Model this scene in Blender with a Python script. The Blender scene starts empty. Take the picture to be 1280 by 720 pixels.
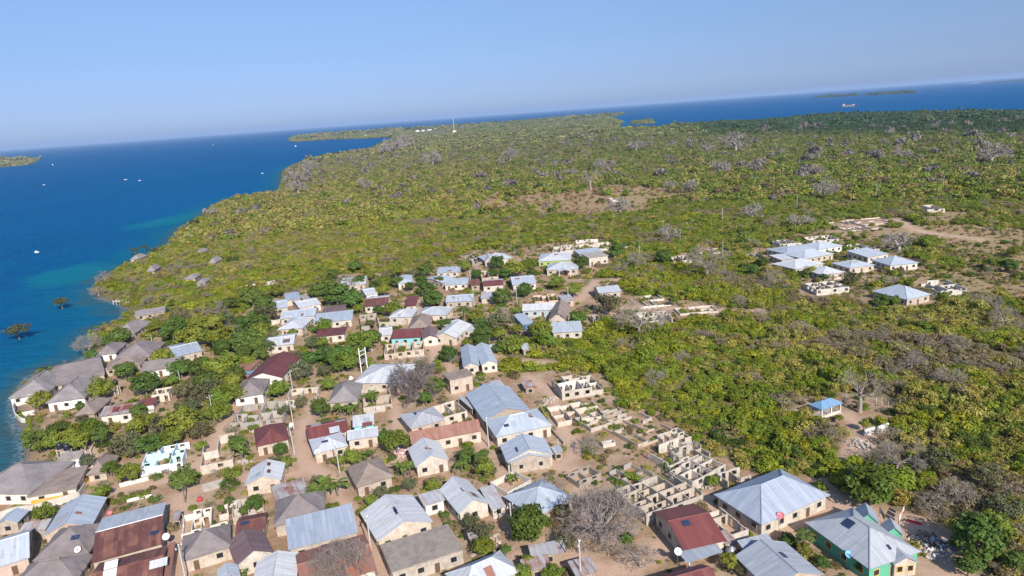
import bpy, bmesh, math, random
import numpy as np
from mathutils import Vector, Matrix, noise as mnoise

R = math.radians
random.seed(7)
rng = np.random.default_rng(11)
scn = bpy.context.scene
col = scn.collection

# ------------------------------------------------------------------ camera
CAM_H, FPX = 80.0, 853.0                       # metres above ground, focal length in pixels of a 1280 wide frame
_n = Vector((92/1280.0, 1.0)).normalized()
PITCH = math.atan(((0.071875*640 + 360 - 187)/math.hypot(0.071875, 1.0))/FPX)
ROLL = math.atan(92/1280.0)
cam = bpy.data.cameras.new('camera')
cam.sensor_width = 36.0
cam.lens = 36.0*FPX/1280.0
cam.clip_start = 1.0
cam.clip_end = 600000.0
camo = bpy.data.objects.new('camera', cam)
col.objects.link(camo)
camo.location = (0, 0, CAM_H)
camo.matrix_world = (Matrix.Translation((0, 0, CAM_H)) @ Matrix.Rotation(R(90) - PITCH, 4, 'X') @ Matrix.Rotation(-ROLL, 4, 'Z'))
scn.camera = camo

# ------------------------------------------------------------------ light
SUN_AZ, SUN_EL = 158.0, 34.0                   # clockwise from the view direction (+Y), above the horizon
SUN_STRENGTH, SKY_STRENGTH = 4.5, 0.11
world = bpy.data.worlds.new('World')
scn.world = world
world.use_nodes = True
wn = world.node_tree.nodes
bg = wn['Background']
sky = wn.new('ShaderNodeTexSky')
sky.sky_type = 'NISHITA'
sky.sun_disc = False
sky.sun_elevation = R(SUN_EL)
sky.sun_rotation = R(SUN_AZ)
sky.altitude = 80
sky.air_density = 1.0
sky.dust_density = 0.6
sky.ozone_density = 1.6
# clear blue tropical air: the sky's own colour, cooler towards the horizon than the model gives
_l = world.node_tree.links.new
tc = wn.new('ShaderNodeTexCoord'); sx = wn.new('ShaderNodeSeparateXYZ'); rp = wn.new('ShaderNodeValToRGB'); mm = wn.new('ShaderNodeMixRGB')
_l(tc.outputs['Generated'], sx.inputs[0]); _l(sx.outputs[2], rp.inputs[0])
_st = [(0.0, (.34, .48, .98)), (.047, (.35, .44, .80)), (.094, (.40, .48, .72)), (.165, (.51, .57, .77)), (.22, (.44, .54, .76)), (.34, (.75, .84, 1.0)), (1.0, (1.15, 1.2, 1.3))]
while len(rp.color_ramp.elements) < len(_st): rp.color_ramp.elements.new(.5)
for _e, (_p, _c) in zip(rp.color_ramp.elements, _st): _e.position = _p; _e.color = (*_c, 1)
mm.blend_type = 'MULTIPLY'; mm.inputs[0].default_value = 1.0
_l(sky.outputs[0], mm.inputs[1]); _l(rp.outputs[0], mm.inputs[2]); _l(mm.outputs[0], bg.inputs[0])
bg.inputs[1].default_value = SKY_STRENGTH
sl = bpy.data.lights.new('sun', 'SUN')
sl.energy = SUN_STRENGTH
sl.angle = R(0.5)
sl.color = (1.0, 0.945, 0.875)
so = bpy.data.objects.new('sun', sl)
col.objects.link(so)
sdir = Vector((math.sin(R(SUN_AZ))*math.cos(R(SUN_EL)), math.cos(R(SUN_AZ))*math.cos(R(SUN_EL)), math.sin(R(SUN_EL))))
so.rotation_euler = sdir.to_track_quat('Z', 'Y').to_euler()
so.location = (0, 0, 300)
scn.view_settings.view_transform = 'Standard'
scn.view_settings.look = 'None'
scn.view_settings.exposure = 0.5
scn.view_settings.gamma = 1.0
scn.view_settings.use_curve_mapping = False
scn.cycles.max_bounces = 5
scn.cycles.diffuse_bounces = 2
scn.cycles.transmission_bounces = 2
scn.cycles.use_denoising = True
scn.cycles.denoiser = 'OPENIMAGEDENOISE'
scn.cycles.denoising_input_passes = 'RGB_ALBEDO_NORMAL'
scn.cycles.denoising_prefilter = 'ACCURATE'

# ------------------------------------------------------------------ from the photograph's pixels to the ground
CP, SP = math.cos(PITCH), math.sin(PITCH)
def px(x, y, z=0.0):
    """ground point (at height z) seen at pixel x, y of the 1280 x 720 photograph"""
    x -= 640; y -= 360
    u = x*_n.y - y*_n.x; v = x*_n.x + y*_n.y
    fw = FPX*CP - v*SP; dn = FPX*SP + v*CP
    t = (CAM_H - z)/dn
    return Vector((u*t, fw*t, z))
def to_px(X, Y, Z):
    """where points of the place fall in the photograph (numpy)"""
    dz = CAM_H - Z
    depth = Y*CP + dz*SP
    v = FPX*(dz*CP - Y*SP)/depth
    u = FPX*X/depth
    return u*_n.y + v*_n.x + 640, -u*_n.x + v*_n.y + 360, depth
def scale_at(p):
    """pixels per metre at a point"""
    return FPX/(p[1]*CP + (CAM_H - p[2])*SP)
def inside(poly, X, Y):
    n = len(poly); c = np.zeros(X.shape, bool); j = n - 1
    for i in range(n):
        xi, yi = poly[i][0], poly[i][1]; xj, yj = poly[j][0], poly[j][1]
        m = ((yi > Y) != (yj > Y))
        if yi != yj:
            c ^= m & (X < (xj - xi)*(Y - yi)/(yj - yi) + xi)
        j = i
    return c
def seg_dist(pts, X, Y, closed=False):
    d = np.full(X.shape, 1e18); n = len(pts)
    for i in range(n if closed else n - 1):
        ax, ay = pts[i][0], pts[i][1]; bx, by = pts[(i+1) % n][0], pts[(i+1) % n][1]
        vx, vy = bx - ax, by - ay; L = vx*vx + vy*vy + 1e-9
        t = np.clip(((X - ax)*vx + (Y - ay)*vy)/L, 0, 1)
        d = np.minimum(d, (X - ax - t*vx)**2 + (Y - ay - t*vy)**2)
    return np.sqrt(d)
def vnoise(X, Y, s, seed=0):
    """smooth value noise, 0..1"""
    X = X/s + 1000.3*seed; Y = Y/s + 577.1*seed
    xi = np.floor(X).astype(np.int64); yi = np.floor(Y).astype(np.int64)
    fx = X - xi; fy = Y - yi
    fx = fx*fx*(3 - 2*fx); fy = fy*fy*(3 - 2*fy)
    def h(a, b):
        n = (a*374761393 + b*668265263 + seed*982451653) & 0xffffffff
        n = ((n ^ (n >> 13))*1274126177) & 0xffffffff
        return ((n ^ (n >> 16)) & 0xffff)/65535.0
    return (h(xi, yi)*(1-fx) + h(xi+1, yi)*fx)*(1-fy) + (h(xi, yi+1)*(1-fx) + h(xi+1, yi+1)*fx)*fy
def fbm(X, Y, s, seed=0):
    return .5*vnoise(X, Y, s, seed) + .3*vnoise(X, Y, s/2.3, seed+1) + .2*vnoise(X, Y, s/5.1, seed+2)

# ------------------------------------------------------------------ objects, tags
def tag(o, label, cat, group=None, kind=None):
    if label: o['label'] = label
    if cat: o['category'] = cat
    if group: o['group'] = group
    if kind: o['kind'] = kind
    return o
def empty(name, loc, rz=0.0):
    o = bpy.data.objects.new(name, None)
    o.empty_display_size = .5
    o.location = loc; o.rotation_euler = (0, 0, rz)
    col.objects.link(o)
    return o
def link(name, me, parent=None):
    o = bpy.data.objects.new(name, me)
    if parent is not None: o.parent = parent
    col.objects.link(o)
    return o

class MB:
    """collects faces and links them as one mesh object"""
    def __init__(s): s.v = []; s.f = []; s.m = []; s.uv = []
    def poly(s, pts, mi=0, uv=None):
        i = len(s.v); s.v += [tuple(p) for p in pts]
        s.f.append(tuple(range(i, i + len(pts)))); s.m.append(mi)
        s.uv.append(uv if uv else [(p[0], p[1] if abs(p[1]) > 1e-9 else p[2]) for p in pts])
    def box(s, x0, x1, y0, y1, z0, z1, mi=0, M=None):
        P = [Vector((x, y, z)) for z in (z0, z1) for y in (y0, y1) for x in (x0, x1)]
        if M is not None: P = [M @ p for p in P]
        for q in ((0, 2, 3, 1), (4, 5, 7, 6), (0, 1, 5, 4), (2, 6, 7, 3), (0, 4, 6, 2), (1, 3, 7, 5)):
            s.poly([P[k] for k in q], mi)
    def tube(s, p0, p1, r0, r1, n=6, mi=0, cap=True):
        p0 = Vector(p0); p1 = Vector(p1); d = (p1 - p0)
        if d.length < 1e-6: return
        d.normalize(); a = d.orthogonal().normalized(); b = d.cross(a)
        A = [p0 + (a*math.cos(t) + b*math.sin(t))*r0 for t in [2*math.pi*k/n for k in range(n)]]
        B = [p1 + (a*math.cos(t) + b*math.sin(t))*r1 for t in [2*math.pi*k/n for k in range(n)]]
        for k in range(n):
            s.poly([A[k], A[(k+1) % n], B[(k+1) % n], B[k]], mi)
        if cap:
            s.poly(B, mi); s.poly(A[::-1], mi)
    def lathe(s, prof, n=12, mi=0, c=(0, 0, 0)):
        c = Vector(c)
        rings = [[c + Vector((r*math.cos(2*math.pi*k/n), r*math.sin(2*math.pi*k/n), z)) for k in range(n)] for r, z in prof]
        for i in range(len(rings) - 1):
            for k in range(n):
                s.poly([rings[i][k], rings[i][(k+1) % n], rings[i+1][(k+1) % n], rings[i+1][k]], mi)
    def mesh(s, name, mats, weld=False, smooth=False):
        me = bpy.data.meshes.new(name)
        me.from_pydata(s.v, [], s.f)
        if not isinstance(mats, (list, tuple)): mats = [mats]
        for m in mats: me.materials.append(m)
        me.polygons.foreach_set('material_index', s.m)
        ul = me.uv_layers.new(name='UVMap')
        ul.data.foreach_set('uv', [c for f in s.uv for p in f for c in p])
        if weld:
            bm = bmesh.new(); bm.from_mesh(me)
            bmesh.ops.remove_doubles(bm, verts=bm.verts, dist=.002)
            bmesh.ops.recalc_face_normals(bm, faces=bm.faces)
            bm.to_mesh(me); bm.free()
        if smooth: me.polygons.foreach_set('use_smooth', [True]*len(me.polygons))
        me.update()
        return me
    def build(s, name, mats, parent=None, weld=False, smooth=False):
        return link(name, s.mesh(name, mats, weld, smooth), parent)

# ------------------------------------------------------------------ materials
MATS = {}
class NT:
    def __init__(s, name):
        s.m = bpy.data.materials.new(name); s.m.use_nodes = True
        s.t = s.m.node_tree; s.b = s.t.nodes['Principled BSDF']
        s.out = s.t.nodes['Material Output']
    def n(s, typ, **kw):
        nd = s.t.nodes.new('ShaderNode' + typ)
        for k, v in kw.items():
            if k in nd.inputs: s.put(nd.inputs[k], v)
            else: setattr(nd, k, v)
        return nd
    def put(s, sock, v):
        if isinstance(v, bpy.types.NodeSocket): s.t.links.new(v, sock)
        else:
            if hasattr(sock.default_value, '__len__') and len(sock.default_value) == 4 and len(v) == 3: v = (*v, 1)
            sock.default_value = v
    def noise(s, vec, scale, detail=4, rough=.55):
        nd = s.n('TexNoise', Scale=scale, Detail=detail, Roughness=rough); s.put(nd.inputs['Vector'], vec); return nd.outputs['Fac']
    def ramp(s, fac, stops):
        nd = s.n('ValToRGB'); s.put(nd.inputs[0], fac); e = nd.color_ramp.elements
        while len(e) < len(stops): e.new(.5)
        for k, (p, c) in enumerate(stops):
            e[k].position = p; e[k].color = (*c, 1) if len(c) == 3 else c
        return nd.outputs[0]
    def mix(s, fac, a, b, mode='MIX'):
        nd = s.n('MixRGB', blend_type=mode); s.put(nd.inputs[0], fac); s.put(nd.inputs[1], a); s.put(nd.inputs[2], b); return nd.outputs[0]
    def math(s, op, a, b=None, clamp=False):
        nd = s.n('Math', operation=op); nd.use_clamp = clamp; s.put(nd.inputs[0], a)
        if b is not None: s.put(nd.inputs[1], b)
        return nd.outputs[0]
    def mapr(s, v, a, b, c=0.0, d=1.0):
        nd = s.n('MapRange'); nd.clamp = True
        for k, q in zip((0, 1, 2, 3, 4), (v, a, b, c, d)): s.put(nd.inputs[k], q)
        return nd.outputs[0]
    def scaled(s, vec, sc):
        nd = s.n('Mapping'); s.put(nd.inputs['Vector'], vec); nd.inputs['Scale'].default_value = sc; return nd.outputs[0]
    def bump(s, h, strength=.3, dist=.1):
        nd = s.n('Bump', Strength=strength, Distance=dist); s.put(nd.inputs['Height'], h); s.put(s.b.inputs['Normal'], nd.outputs[0])
    def base(s, c, rough=.8, metal=0.0, spec=.3):
        s.put(s.b.inputs['Base Color'], c); s.put(s.b.inputs['Roughness'], rough)
        s.put(s.b.inputs['Metallic'], metal); s.put(s.b.inputs['Specular IOR Level'], spec)
        return s.m

def tin_mat(name, c1, c2, rust_amt, metal=.35, rough=.5, rustc=(.20, .075, .035), streak=.5):
    """corrugated sheets: u along the eave, v up the slope (metres)"""
    k = NT(name)
    uv = k.n('UVMap').outputs[0]
    geo = k.n('NewGeometry').outputs['Position']
    sep = k.n('SeparateXYZ'); k.put(sep.inputs[0], uv)
    u, v = sep.outputs[0], sep.outputs[1]
    cell = k.n('CombineXYZ')
    k.put(cell.inputs[0], k.math('FLOOR', k.math('MULTIPLY', u, 1/.85)))
    k.put(cell.inputs[1], k.math('FLOOR', k.math('ADD', k.math('MULTIPLY', v, 1/7.0), k.math('MULTIPLY', k.math('FLOOR', k.math('MULTIPLY', u, 1/2.55)), .37))))
    oi = k.n('ObjectInfo').outputs['Random']
    k.put(cell.inputs[2], k.math('MULTIPLY', oi, 97.0))
    wn_ = k.n('TexWhiteNoise'); k.put(wn_.inputs['Vector'], cell.outputs[0])
    sheet = wn_.outputs['Value']
    base = k.mix(sheet, c1, c2)
    # long stains running down the sheets
    st = k.noise(k.scaled(uv, (1.6, .16, 1)), 1.0, 5, .6)
    base = k.mix(k.mapr(st, .42, .72, 0, streak), base, tuple(q*.62 for q in c1))
    base = k.mix(1.0, base, k.ramp(oi, [(0, (.76, .79, .83)), (.35, (.86, .88, .91)), (.7, (.97, .97, .97)), (1, (1.04, 1.03, 1.0))]), 'MULTIPLY')
    big = k.noise(geo, .35, 4, .6)
    big = k.math('ADD', big, k.math('MULTIPLY', k.math('SUBTRACT', k.math('FRACT', k.math('MULTIPLY', oi, 7.31)), .5), .22))
    rm = k.mapr(k.math('ADD', k.math('ADD', k.math('MULTIPLY', big, .55), k.math('MULTIPLY', st, .42)), k.math('MULTIPLY', sheet, .13)), .72 - .42*rust_amt, .92 - .42*rust_amt)
    fine = k.noise(geo, 5.0, 3, .6)
    rustcol = k.mix(fine, tuple(q*.7 for q in rustc), tuple(min(1, q*1.6) for q in rustc))
    c = k.mix(rm, base, rustcol)
    seam = k.math('LESS_THAN', k.math('FRACT', k.math('MULTIPLY', u, 1/.85)), .06)
    lap = k.math('LESS_THAN', k.math('FRACT', k.math('MULTIPLY', v, 1/2.6)), .03)
    c = k.mix(k.math('MULTIPLY', k.math('MAXIMUM', seam, lap), .30), c, tuple(q*.4 for q in c1))
    k.base(c, k.mapr(rm, 0, 1, rough, .85), k.mapr(rm, 0, 1, metal, 0), .4)
    w = k.math('SINE', k.math('MULTIPLY', u, 2*math.pi/.30))
    k.bump(w, .10, .03)
    MATS[name] = k.m
tin_mat('tin', (.55, .555, .56), (.66, .655, .65), .16, .1, .5, (.24, .17, .14))
tin_mat('tingrey', (.36, .38, .41), (.44, .455, .48), .12, .1, .5, (.22, .18, .16))
tin_mat('tinblue', (.46, .50, .545), (.55, .585, .62), .05, .15)
tin_mat('tinbright', (.33, .365, .44), (.42, .46, .53), .10, .1, .5, (.24, .23, .23))
tin_mat('tinold', (.46, .46, .47), (.57, .555, .545), .42, .1, .6, (.27, .16, .14))
tin_mat('rust', (.14, .052, .045), (.175, .070, .06), .45, .03, .8, (.235, .105, .065), .85)
tin_mat('rustpale', (.28, .14, .11), (.35, .20, .155), .6, .05, .75, (.25, .10, .065))
tin_mat('maroon', (.165, .048, .044), (.22, .07, .062), .2, .05, .6, (.20, .08, .065), .3)
tin_mat('brown', (.17, .105, .105), (.22, .145, .14), .2, .05, .7, (.19, .10, .075), .3)
tin_mat('patched', (.40, .385, .385), (.52, .49, .47), .62, .15, .65, (.2, .085, .06))

def thatch_mat(name, a, b):
    k = NT(name)
    uv = k.n('UVMap').outputs[0]; geo = k.n('NewGeometry').outputs['Position']
    st = k.noise(k.scaled(uv, (5.0, .9, 1)), 1.4, 5, .7)
    big = k.noise(geo, .3, 4, .6)
    c = k.mix(st, a, b)
    c = k.mix(k.mapr(big, .35, .7, 0, .55), c, tuple(q*.62 for q in a))
    spots = k.noise(geo, 1.6, 5, .7)
    c = k.mix(k.mapr(spots, .62, .75, 0, .5), c, (.40, .36, .31))
    k.base(c, .95, 0, .1)
    k.bump(k.math('ADD', st, k.math('MULTIPLY', spots, .7)), .8, .16)
    MATS[name] = k.m
thatch_mat('thatch', (.20, .165, .158), (.315, .27, .26))
thatch_mat('thatchbrown', (.235, .18, .15), (.36, .29, .245))
thatch_mat('thatchgrey', (.225, .195, .19), (.345, .31, .30))

def wall_mat(name, c, dirt=.35, dark=None, rough=.9):
    k = NT(name)
    geo = k.n('NewGeometry').outputs['Position']
    a = k.noise(geo, .7, 5, .65); b = k.noise(k.scaled(geo, (2.2, 2.2, .5)), 1.5, 4, .6)
    dk = dark or (.26, .21, .165)
    f = k.mapr(k.math('ADD', k.math('MULTIPLY', a, .55), k.math('MULTIPLY', b, .45)), .44, .62, 0, dirt)
    cc = k.mix(f, c, dk)
    cc = k.mix(k.mapr(k.noise(geo, 7.0, 3, .6), .3, .7, 0, .18), cc, tuple(q*.72 for q in c))
    cc = k.mix(1.0, cc, k.ramp(k.n('ObjectInfo').outputs['Random'], [(0, (.72, .68, .64)), (.3, (1.0, .93, .87)), (.6, (.86, .86, .84)), (1, (1.15, 1.14, 1.12))]), 'MULTIPLY')
    k.base(cc, rough, 0, .2)
    k.bump(k.noise(geo, 6.0, 4, .6), .35, .05)
    MATS[name] = k.m
wall_mat('cream', (.62, .55, .47), .7, (.33, .27, .215))
wall_mat('white', (.78, .76, .71), .28)
wall_mat('beige', (.52, .44, .36), .7, (.27, .215, .17))
wall_mat('pink', (.58, .45, .38), .35)
wall_mat('lime', (.45, .62, .18), .2)
wall_mat('paleblue', (.56, .70, .74), .25)
wall_mat('green', (.13, .46, .30), .25, (.08, .28, .19))
wall_mat('turq', (.22, .58, .62), .3)
wall_mat('yellow', (.68, .42, .06), .3)
wall_mat('coral', (.52, .465, .40), .75, (.29, .25, .21))
wall_mat('coralwhite', (.66, .61, .54), .65, (.36, .31, .26))
wall_mat('coralgrey', (.40, .365, .325), .5, (.20, .18, .16))
wall_mat('plasterblue', (.74, .76, .74), .55, (.30, .52, .60))
wall_mat('conc', (.44, .39, .345), .75, (.23, .20, .18))
wall_mat('roomblue', (.44, .66, .76), .45, (.62, .62, .58))
wall_mat('post', (.50, .48, .44), .3)
wall_mat('mudbrown', (.36, .27, .20), .5)
def plain(name, c, rough=.6, metal=0.0, spec=.4, var=.25, sc=3.0):
    k = NT(name)
    geo = k.n('NewGeometry').outputs['Position']
    cc = k.mix(k.mapr(k.noise(geo, sc, 3, .6), .35, .7, 0, var), c, tuple(q*.6 for q in c))
    MATS[name] = k.base(cc, rough, metal, spec)
plain('pane', (.022, .026, .03), .25, 0, .5)
plain('doorwood', (.13, .075, .045), .7)
plain('doorblue', (.10, .23, .36), .6)
plain('frame', (.46, .40, .33), .7)
plain('frameorange', (.72, .42, .10), .7)
plain('solar', (.03, .045, .09), .2, 0, .6)
plain('polewhite', (.48, .46, .42), .8)
plain('poledark', (.16, .13, .11), .8)
plain('metalgrey', (.33, .34, .35), .5, .5)
plain('dishwhite', (.76, .76, .74), .5)
plain('dishpink', (.72, .19, .22), .5)
plain('dishblue', (.16, .42, .72), .5)
plain('tank', (.02, .024, .035), .45)
plain('clothwhite', (.75, .73, .70), .9)
plain('clothred', (.62, .05, .07), .9)
plain('clothpink', (.68, .30, .34), .9)
plain('clothgreen', (.28, .48, .16), .9)
plain('clothblue', (.05, .16, .42), .9)
plain('carwhite', (.72, .72, .72), .3)
plain('carred', (.35, .05, .05), .3)
plain('tyre', (.02, .02, .02), .9)
plain('hullbrown', (.32, .17, .10), .6)
plain('shipbrown', (.20, .15, .13), .7)
plain('hullwhite', (.78, .77, .75), .5)
plain('rubblestone', (.42, .37, .32), .9, 0, .2, .5, .8)
plain('timber', (.24, .17, .12), .8)
plain('tarpblue', (.04, .13, .36), .6)

def bark_mat(name, a, b):
    k = NT(name); geo = k.n('NewGeometry').outputs['Position']
    MATS[name] = k.base(k.mix(k.noise(geo, 2.2, 4, .6), a, b), .9, 0, .15)
bark_mat('bark', (.13, .105, .085), (.24, .20, .165))
bark_mat('barkgrey', (.235, .195, .16), (.37, .32, .27))
bark_mat('barkdark', (.15, .12, .11), (.26, .22, .20))
bark_mat('barkpale', (.26, .225, .205), (.38, .335, .31))
bark_mat('barkpink', (.215, .175, .15), (.37, .315, .28))

def leaf_mat(name, src):
    """leaf colour from the object's own colour ('object') or from the colour stored with each plant of a mass ('INSTANCER')"""
    k = NT(name)
    if src == 'object': c = k.n('ObjectInfo').outputs['Color']
    else: c = k.n('Attribute', attribute_type='INSTANCER', attribute_name='tint').outputs['Color']
    lv = k.n('Attribute', attribute_type='GEOMETRY', attribute_name='leafvar').outputs['Fac']
    hs = k.n('HueSaturation')
    k.put(hs.inputs['Color'], c)
    k.put(hs.inputs['Hue'], k.mapr(lv, 0, 1, .478, .522))
    k.put(hs.inputs['Saturation'], k.mapr(lv, 0, 1, 1.08, .9))
    k.put(hs.inputs['Value'], k.mapr(lv, 0, 1, .66, 1.42))
    d = k.n('BsdfDiffuse'); k.put(d.inputs[0], hs.outputs[0])
    t = k.n('BsdfTranslucent'); k.put(t.inputs[0], hs.outputs[0])
    mx = k.n('MixShader'); mx.inputs[0].default_value = .32
    k.t.links.new(d.outputs[0], mx.inputs[1]); k.t.links.new(t.outputs[0], mx.inputs[2])
    k.t.links.new(mx.outputs[0], k.out.inputs['Surface'])
    MATS[name] = k.m
leaf_mat('leaf', 'object')
leaf_mat('leafmass', 'mass')

# ------------------------------------------------------------------ plants
def arrays_mesh(name, V, F, mats, var=None, mi=None, smooth=False):
    """V (n,3), F (m,4) -> mesh with a per-face 'leafvar'"""
    me = bpy.data.meshes.new(name)
    me.vertices.add(len(V)); me.vertices.foreach_set('co', np.asarray(V, np.float32).ravel())
    k = F.shape[1]
    me.loops.add(F.size); me.loops.foreach_set('vertex_index', F.astype(np.int32).ravel())
    me.polygons.add(len(F)); me.polygons.foreach_set('loop_start', np.arange(0, F.size, k, dtype=np.int32))
    for m in (mats if isinstance(mats, (list, tuple)) else [mats]): me.materials.append(m)
    if mi is not None: me.polygons.foreach_set('material_index', mi.astype(np.int32))
    if smooth: me.polygons.foreach_set('use_smooth', np.ones(len(F), bool))
    me.update(calc_edges=True)
    if var is not None:
        at = me.attributes.new('leafvar', 'FLOAT', 'FACE'); at.data.foreach_set('value', np.asarray(var, np.float32))
    me.validate()
    return me
def leaf_quads(C, Nrm, size, g):
    """quads at centres C facing roughly Nrm"""
    n = len(C)
    N = Nrm + g.normal(0, .55, (n, 3)); N /= np.linalg.norm(N, axis=1)[:, None] + 1e-9
    T = np.cross(N, g.normal(0, 1, (n, 3))); T /= np.linalg.norm(T, axis=1)[:, None] + 1e-9
    B = np.cross(N, T)
    s = size*g.uniform(.6, 1.35, n)[:, None]
    a = T*s; b = B*s*g.uniform(.5, .9, n)[:, None]
    V = np.stack([C - a, C + b*.9, C + a, C - b*.9], 1).reshape(-1, 3)
    return V, np.arange(4*n).reshape(n, 4)
def crown_cloud(g, nclump, per, clump_r, flat=.8, zlow=-.55, rag=.28):
    """leaf positions of a broad crown of radius 1 made of clumps"""
    Cs = []; Ns = []; Vs = []
    for i in range(nclump):
        while True:
            d = g.normal(0, 1, 3); d /= np.linalg.norm(d)
            if d[2] > zlow: break
        rr = g.uniform(.55, .86)*(1 + g.normal(0, rag*.3))
        c = d*rr*np.array([1, 1, flat])
        q = clump_r*g.uniform(.7, 1.3)
        e = g.normal(0, 1, (per, 3)); e /= np.linalg.norm(e, axis=1)[:, None]
        e = e*(g.uniform(.35, 1, (per, 1))**.5)
        P = c + e*q*np.array([1, 1, .8])
        Cs.append(P); Ns.append(e*.8 + d*.5 + np.array([0, 0, .25]))
        Vs.append(np.clip(g.normal(g.uniform(.25, .75), .2, per), 0, 1))
    return np.concatenate(Cs), np.concatenate(Ns), np.concatenate(Vs)
def crown_mesh(name, seed, nclump, per, clump_r, leaf, flat=.8, mat='leaf', zlow=-.55, rag=.28):
    g = np.random.default_rng(seed)
    C, N, var = crown_cloud(g, nclump, per, clump_r, flat, zlow, rag)
    V, F = leaf_quads(C, N, leaf, g)
    return arrays_mesh(name, V, F, MATS[mat], var)
def tubes_arrays(segs, sides=4):
    """tapered limbs: segs of (p0, p1, r0, r1)"""
    S = np.array([[*a, *b, r, q] for a, b, r, q in segs]); n = len(S)
    P0, P1, r0, r1 = S[:, 0:3], S[:, 3:6], S[:, 6], S[:, 7]
    D = P1 - P0; D /= np.linalg.norm(D, axis=1)[:, None] + 1e-9
    ref = np.where(np.abs(D[:, 2:3]) > .9, np.array([[1., 0, 0]]), np.array([[0, 0, 1.]]))
    A = np.cross(D, ref); A /= np.linalg.norm(A, axis=1)[:, None] + 1e-9
    B = np.cross(D, A)
    ring0 = []; ring1 = []
    for k in range(sides):
        t = 2*math.pi*k/sides; o = A*math.cos(t) + B*math.sin(t)
        ring0.append(P0 + o*r0[:, None]); ring1.append(P1 + o*r1[:, None])
    V = np.stack(ring0 + ring1, 1).reshape(-1, 3)
    base = (np.arange(n)*2*sides)[:, None]
    F = np.concatenate([base + np.array([[k, (k+1) % sides, sides + (k+1) % sides, sides + k]]) for k in range(sides)])
    return V, F
def limbs(rnd, p, d, L, r, depth, spread, kids, big, twig, rmin):
    """bent, forking limbs; thick ones go to big, thin ones to twig"""
    n = 2 if depth > 1 else 1
    for i in range(n):
        q = p + d*(L/n)
        r2 = max(rmin, r*(.82 if n == 2 else .55))
        (big if r > rmin*2.6 else twig).append((tuple(p), tuple(q), r, r2))
        p, r = q, r2
        d = (d + Vector((rnd.gauss(0, .2), rnd.gauss(0, .2), rnd.gauss(0, .1)))).normalized()
    if depth <= 0: return
    for i in range(kids[-depth] if depth <= len(kids) else 3):
        a = rnd.uniform(0, 2*math.pi)
        side = d.orthogonal().normalized(); side.rotate(Matrix.Rotation(a, 3, d))
        nd = (d + side*spread*rnd.uniform(.6, 1.3) + Vector((0, 0, .06))).normalized()
        limbs(rnd, p, nd, L*rnd.uniform(.58, .84), max(rmin, r*rnd.uniform(.5, .72)), depth - 1, spread, kids, big, twig, rmin)
def bare_tree_meshes(name, seed, H, rtrunk, kids, depth, spread, bark, lean=.05, rmin=.035, trunk_part=.36):
    rnd = random.Random(seed); big = []; twig = []
    p = Vector((0, 0, -.3)); hs = H*trunk_part; q = Vector((rnd.gauss(0, lean)*hs, rnd.gauss(0, lean)*hs, hs))
    m = p.lerp(q, .45) + Vector((rnd.gauss(0, .03)*hs, rnd.gauss(0, .03)*hs, 0))
    big.append((tuple(p), tuple(m), rtrunk*1.25, rtrunk)); big.append((tuple(m), tuple(q), rtrunk, rtrunk*.75))
    n = kids[0]
    for i in range(n):
        a = 2*math.pi*(i + rnd.uniform(-.3, .3))/n
        el = rnd.uniform(.25, .95)
        d = Vector((math.cos(a)*math.cos(el), math.sin(a)*math.cos(el), math.sin(el)))
        o = m.lerp(q, rnd.uniform(.55, 1.0))
        limbs(rnd, o, d, H*rnd.uniform(.26, .36), rtrunk*rnd.uniform(.3, .48), depth, spread, kids[1:], big, twig, rmin)
    Vb, Fb = tubes_arrays(big, 7); Vt, Ft = tubes_arrays(twig, 3)
    return arrays_mesh(name + '_trunk', Vb, Fb, MATS[bark], smooth=True), arrays_mesh(name + '_crown', Vt, Ft, MATS[bark])
def trunk_mesh(name, seed, h, r, nl=5, reach=.75):
    """short trunk with limbs up into a crown of radius 1 centred at height h"""
    rnd = random.Random(seed); segs = []
    t = Vector((rnd.gauss(0, .05), rnd.gauss(0, .05), h*.55))
    segs.append(((0, 0, -.15), tuple(t*.5), r*1.3, r)); segs.append((tuple(t*.5), tuple(t), r, r*.85))
    for i in range(nl):
        a = 2*math.pi*(i + rnd.random()*.5)/nl
        e = Vector((math.cos(a)*reach*rnd.uniform(.4, .9), math.sin(a)*reach*rnd.uniform(.4, .9), h + rnd.uniform(-.1, .45)))
        m = t.lerp(e, .5) + Vector((0, 0, -.06))
        segs.append((tuple(t), tuple(m), r*.6, r*.4)); segs.append((tuple(m), tuple(e), r*.4, r*.12))
    V, F = tubes_arrays(segs, 6)
    return arrays_mesh(name, V, F, MATS['bark'], smooth=True)
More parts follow.
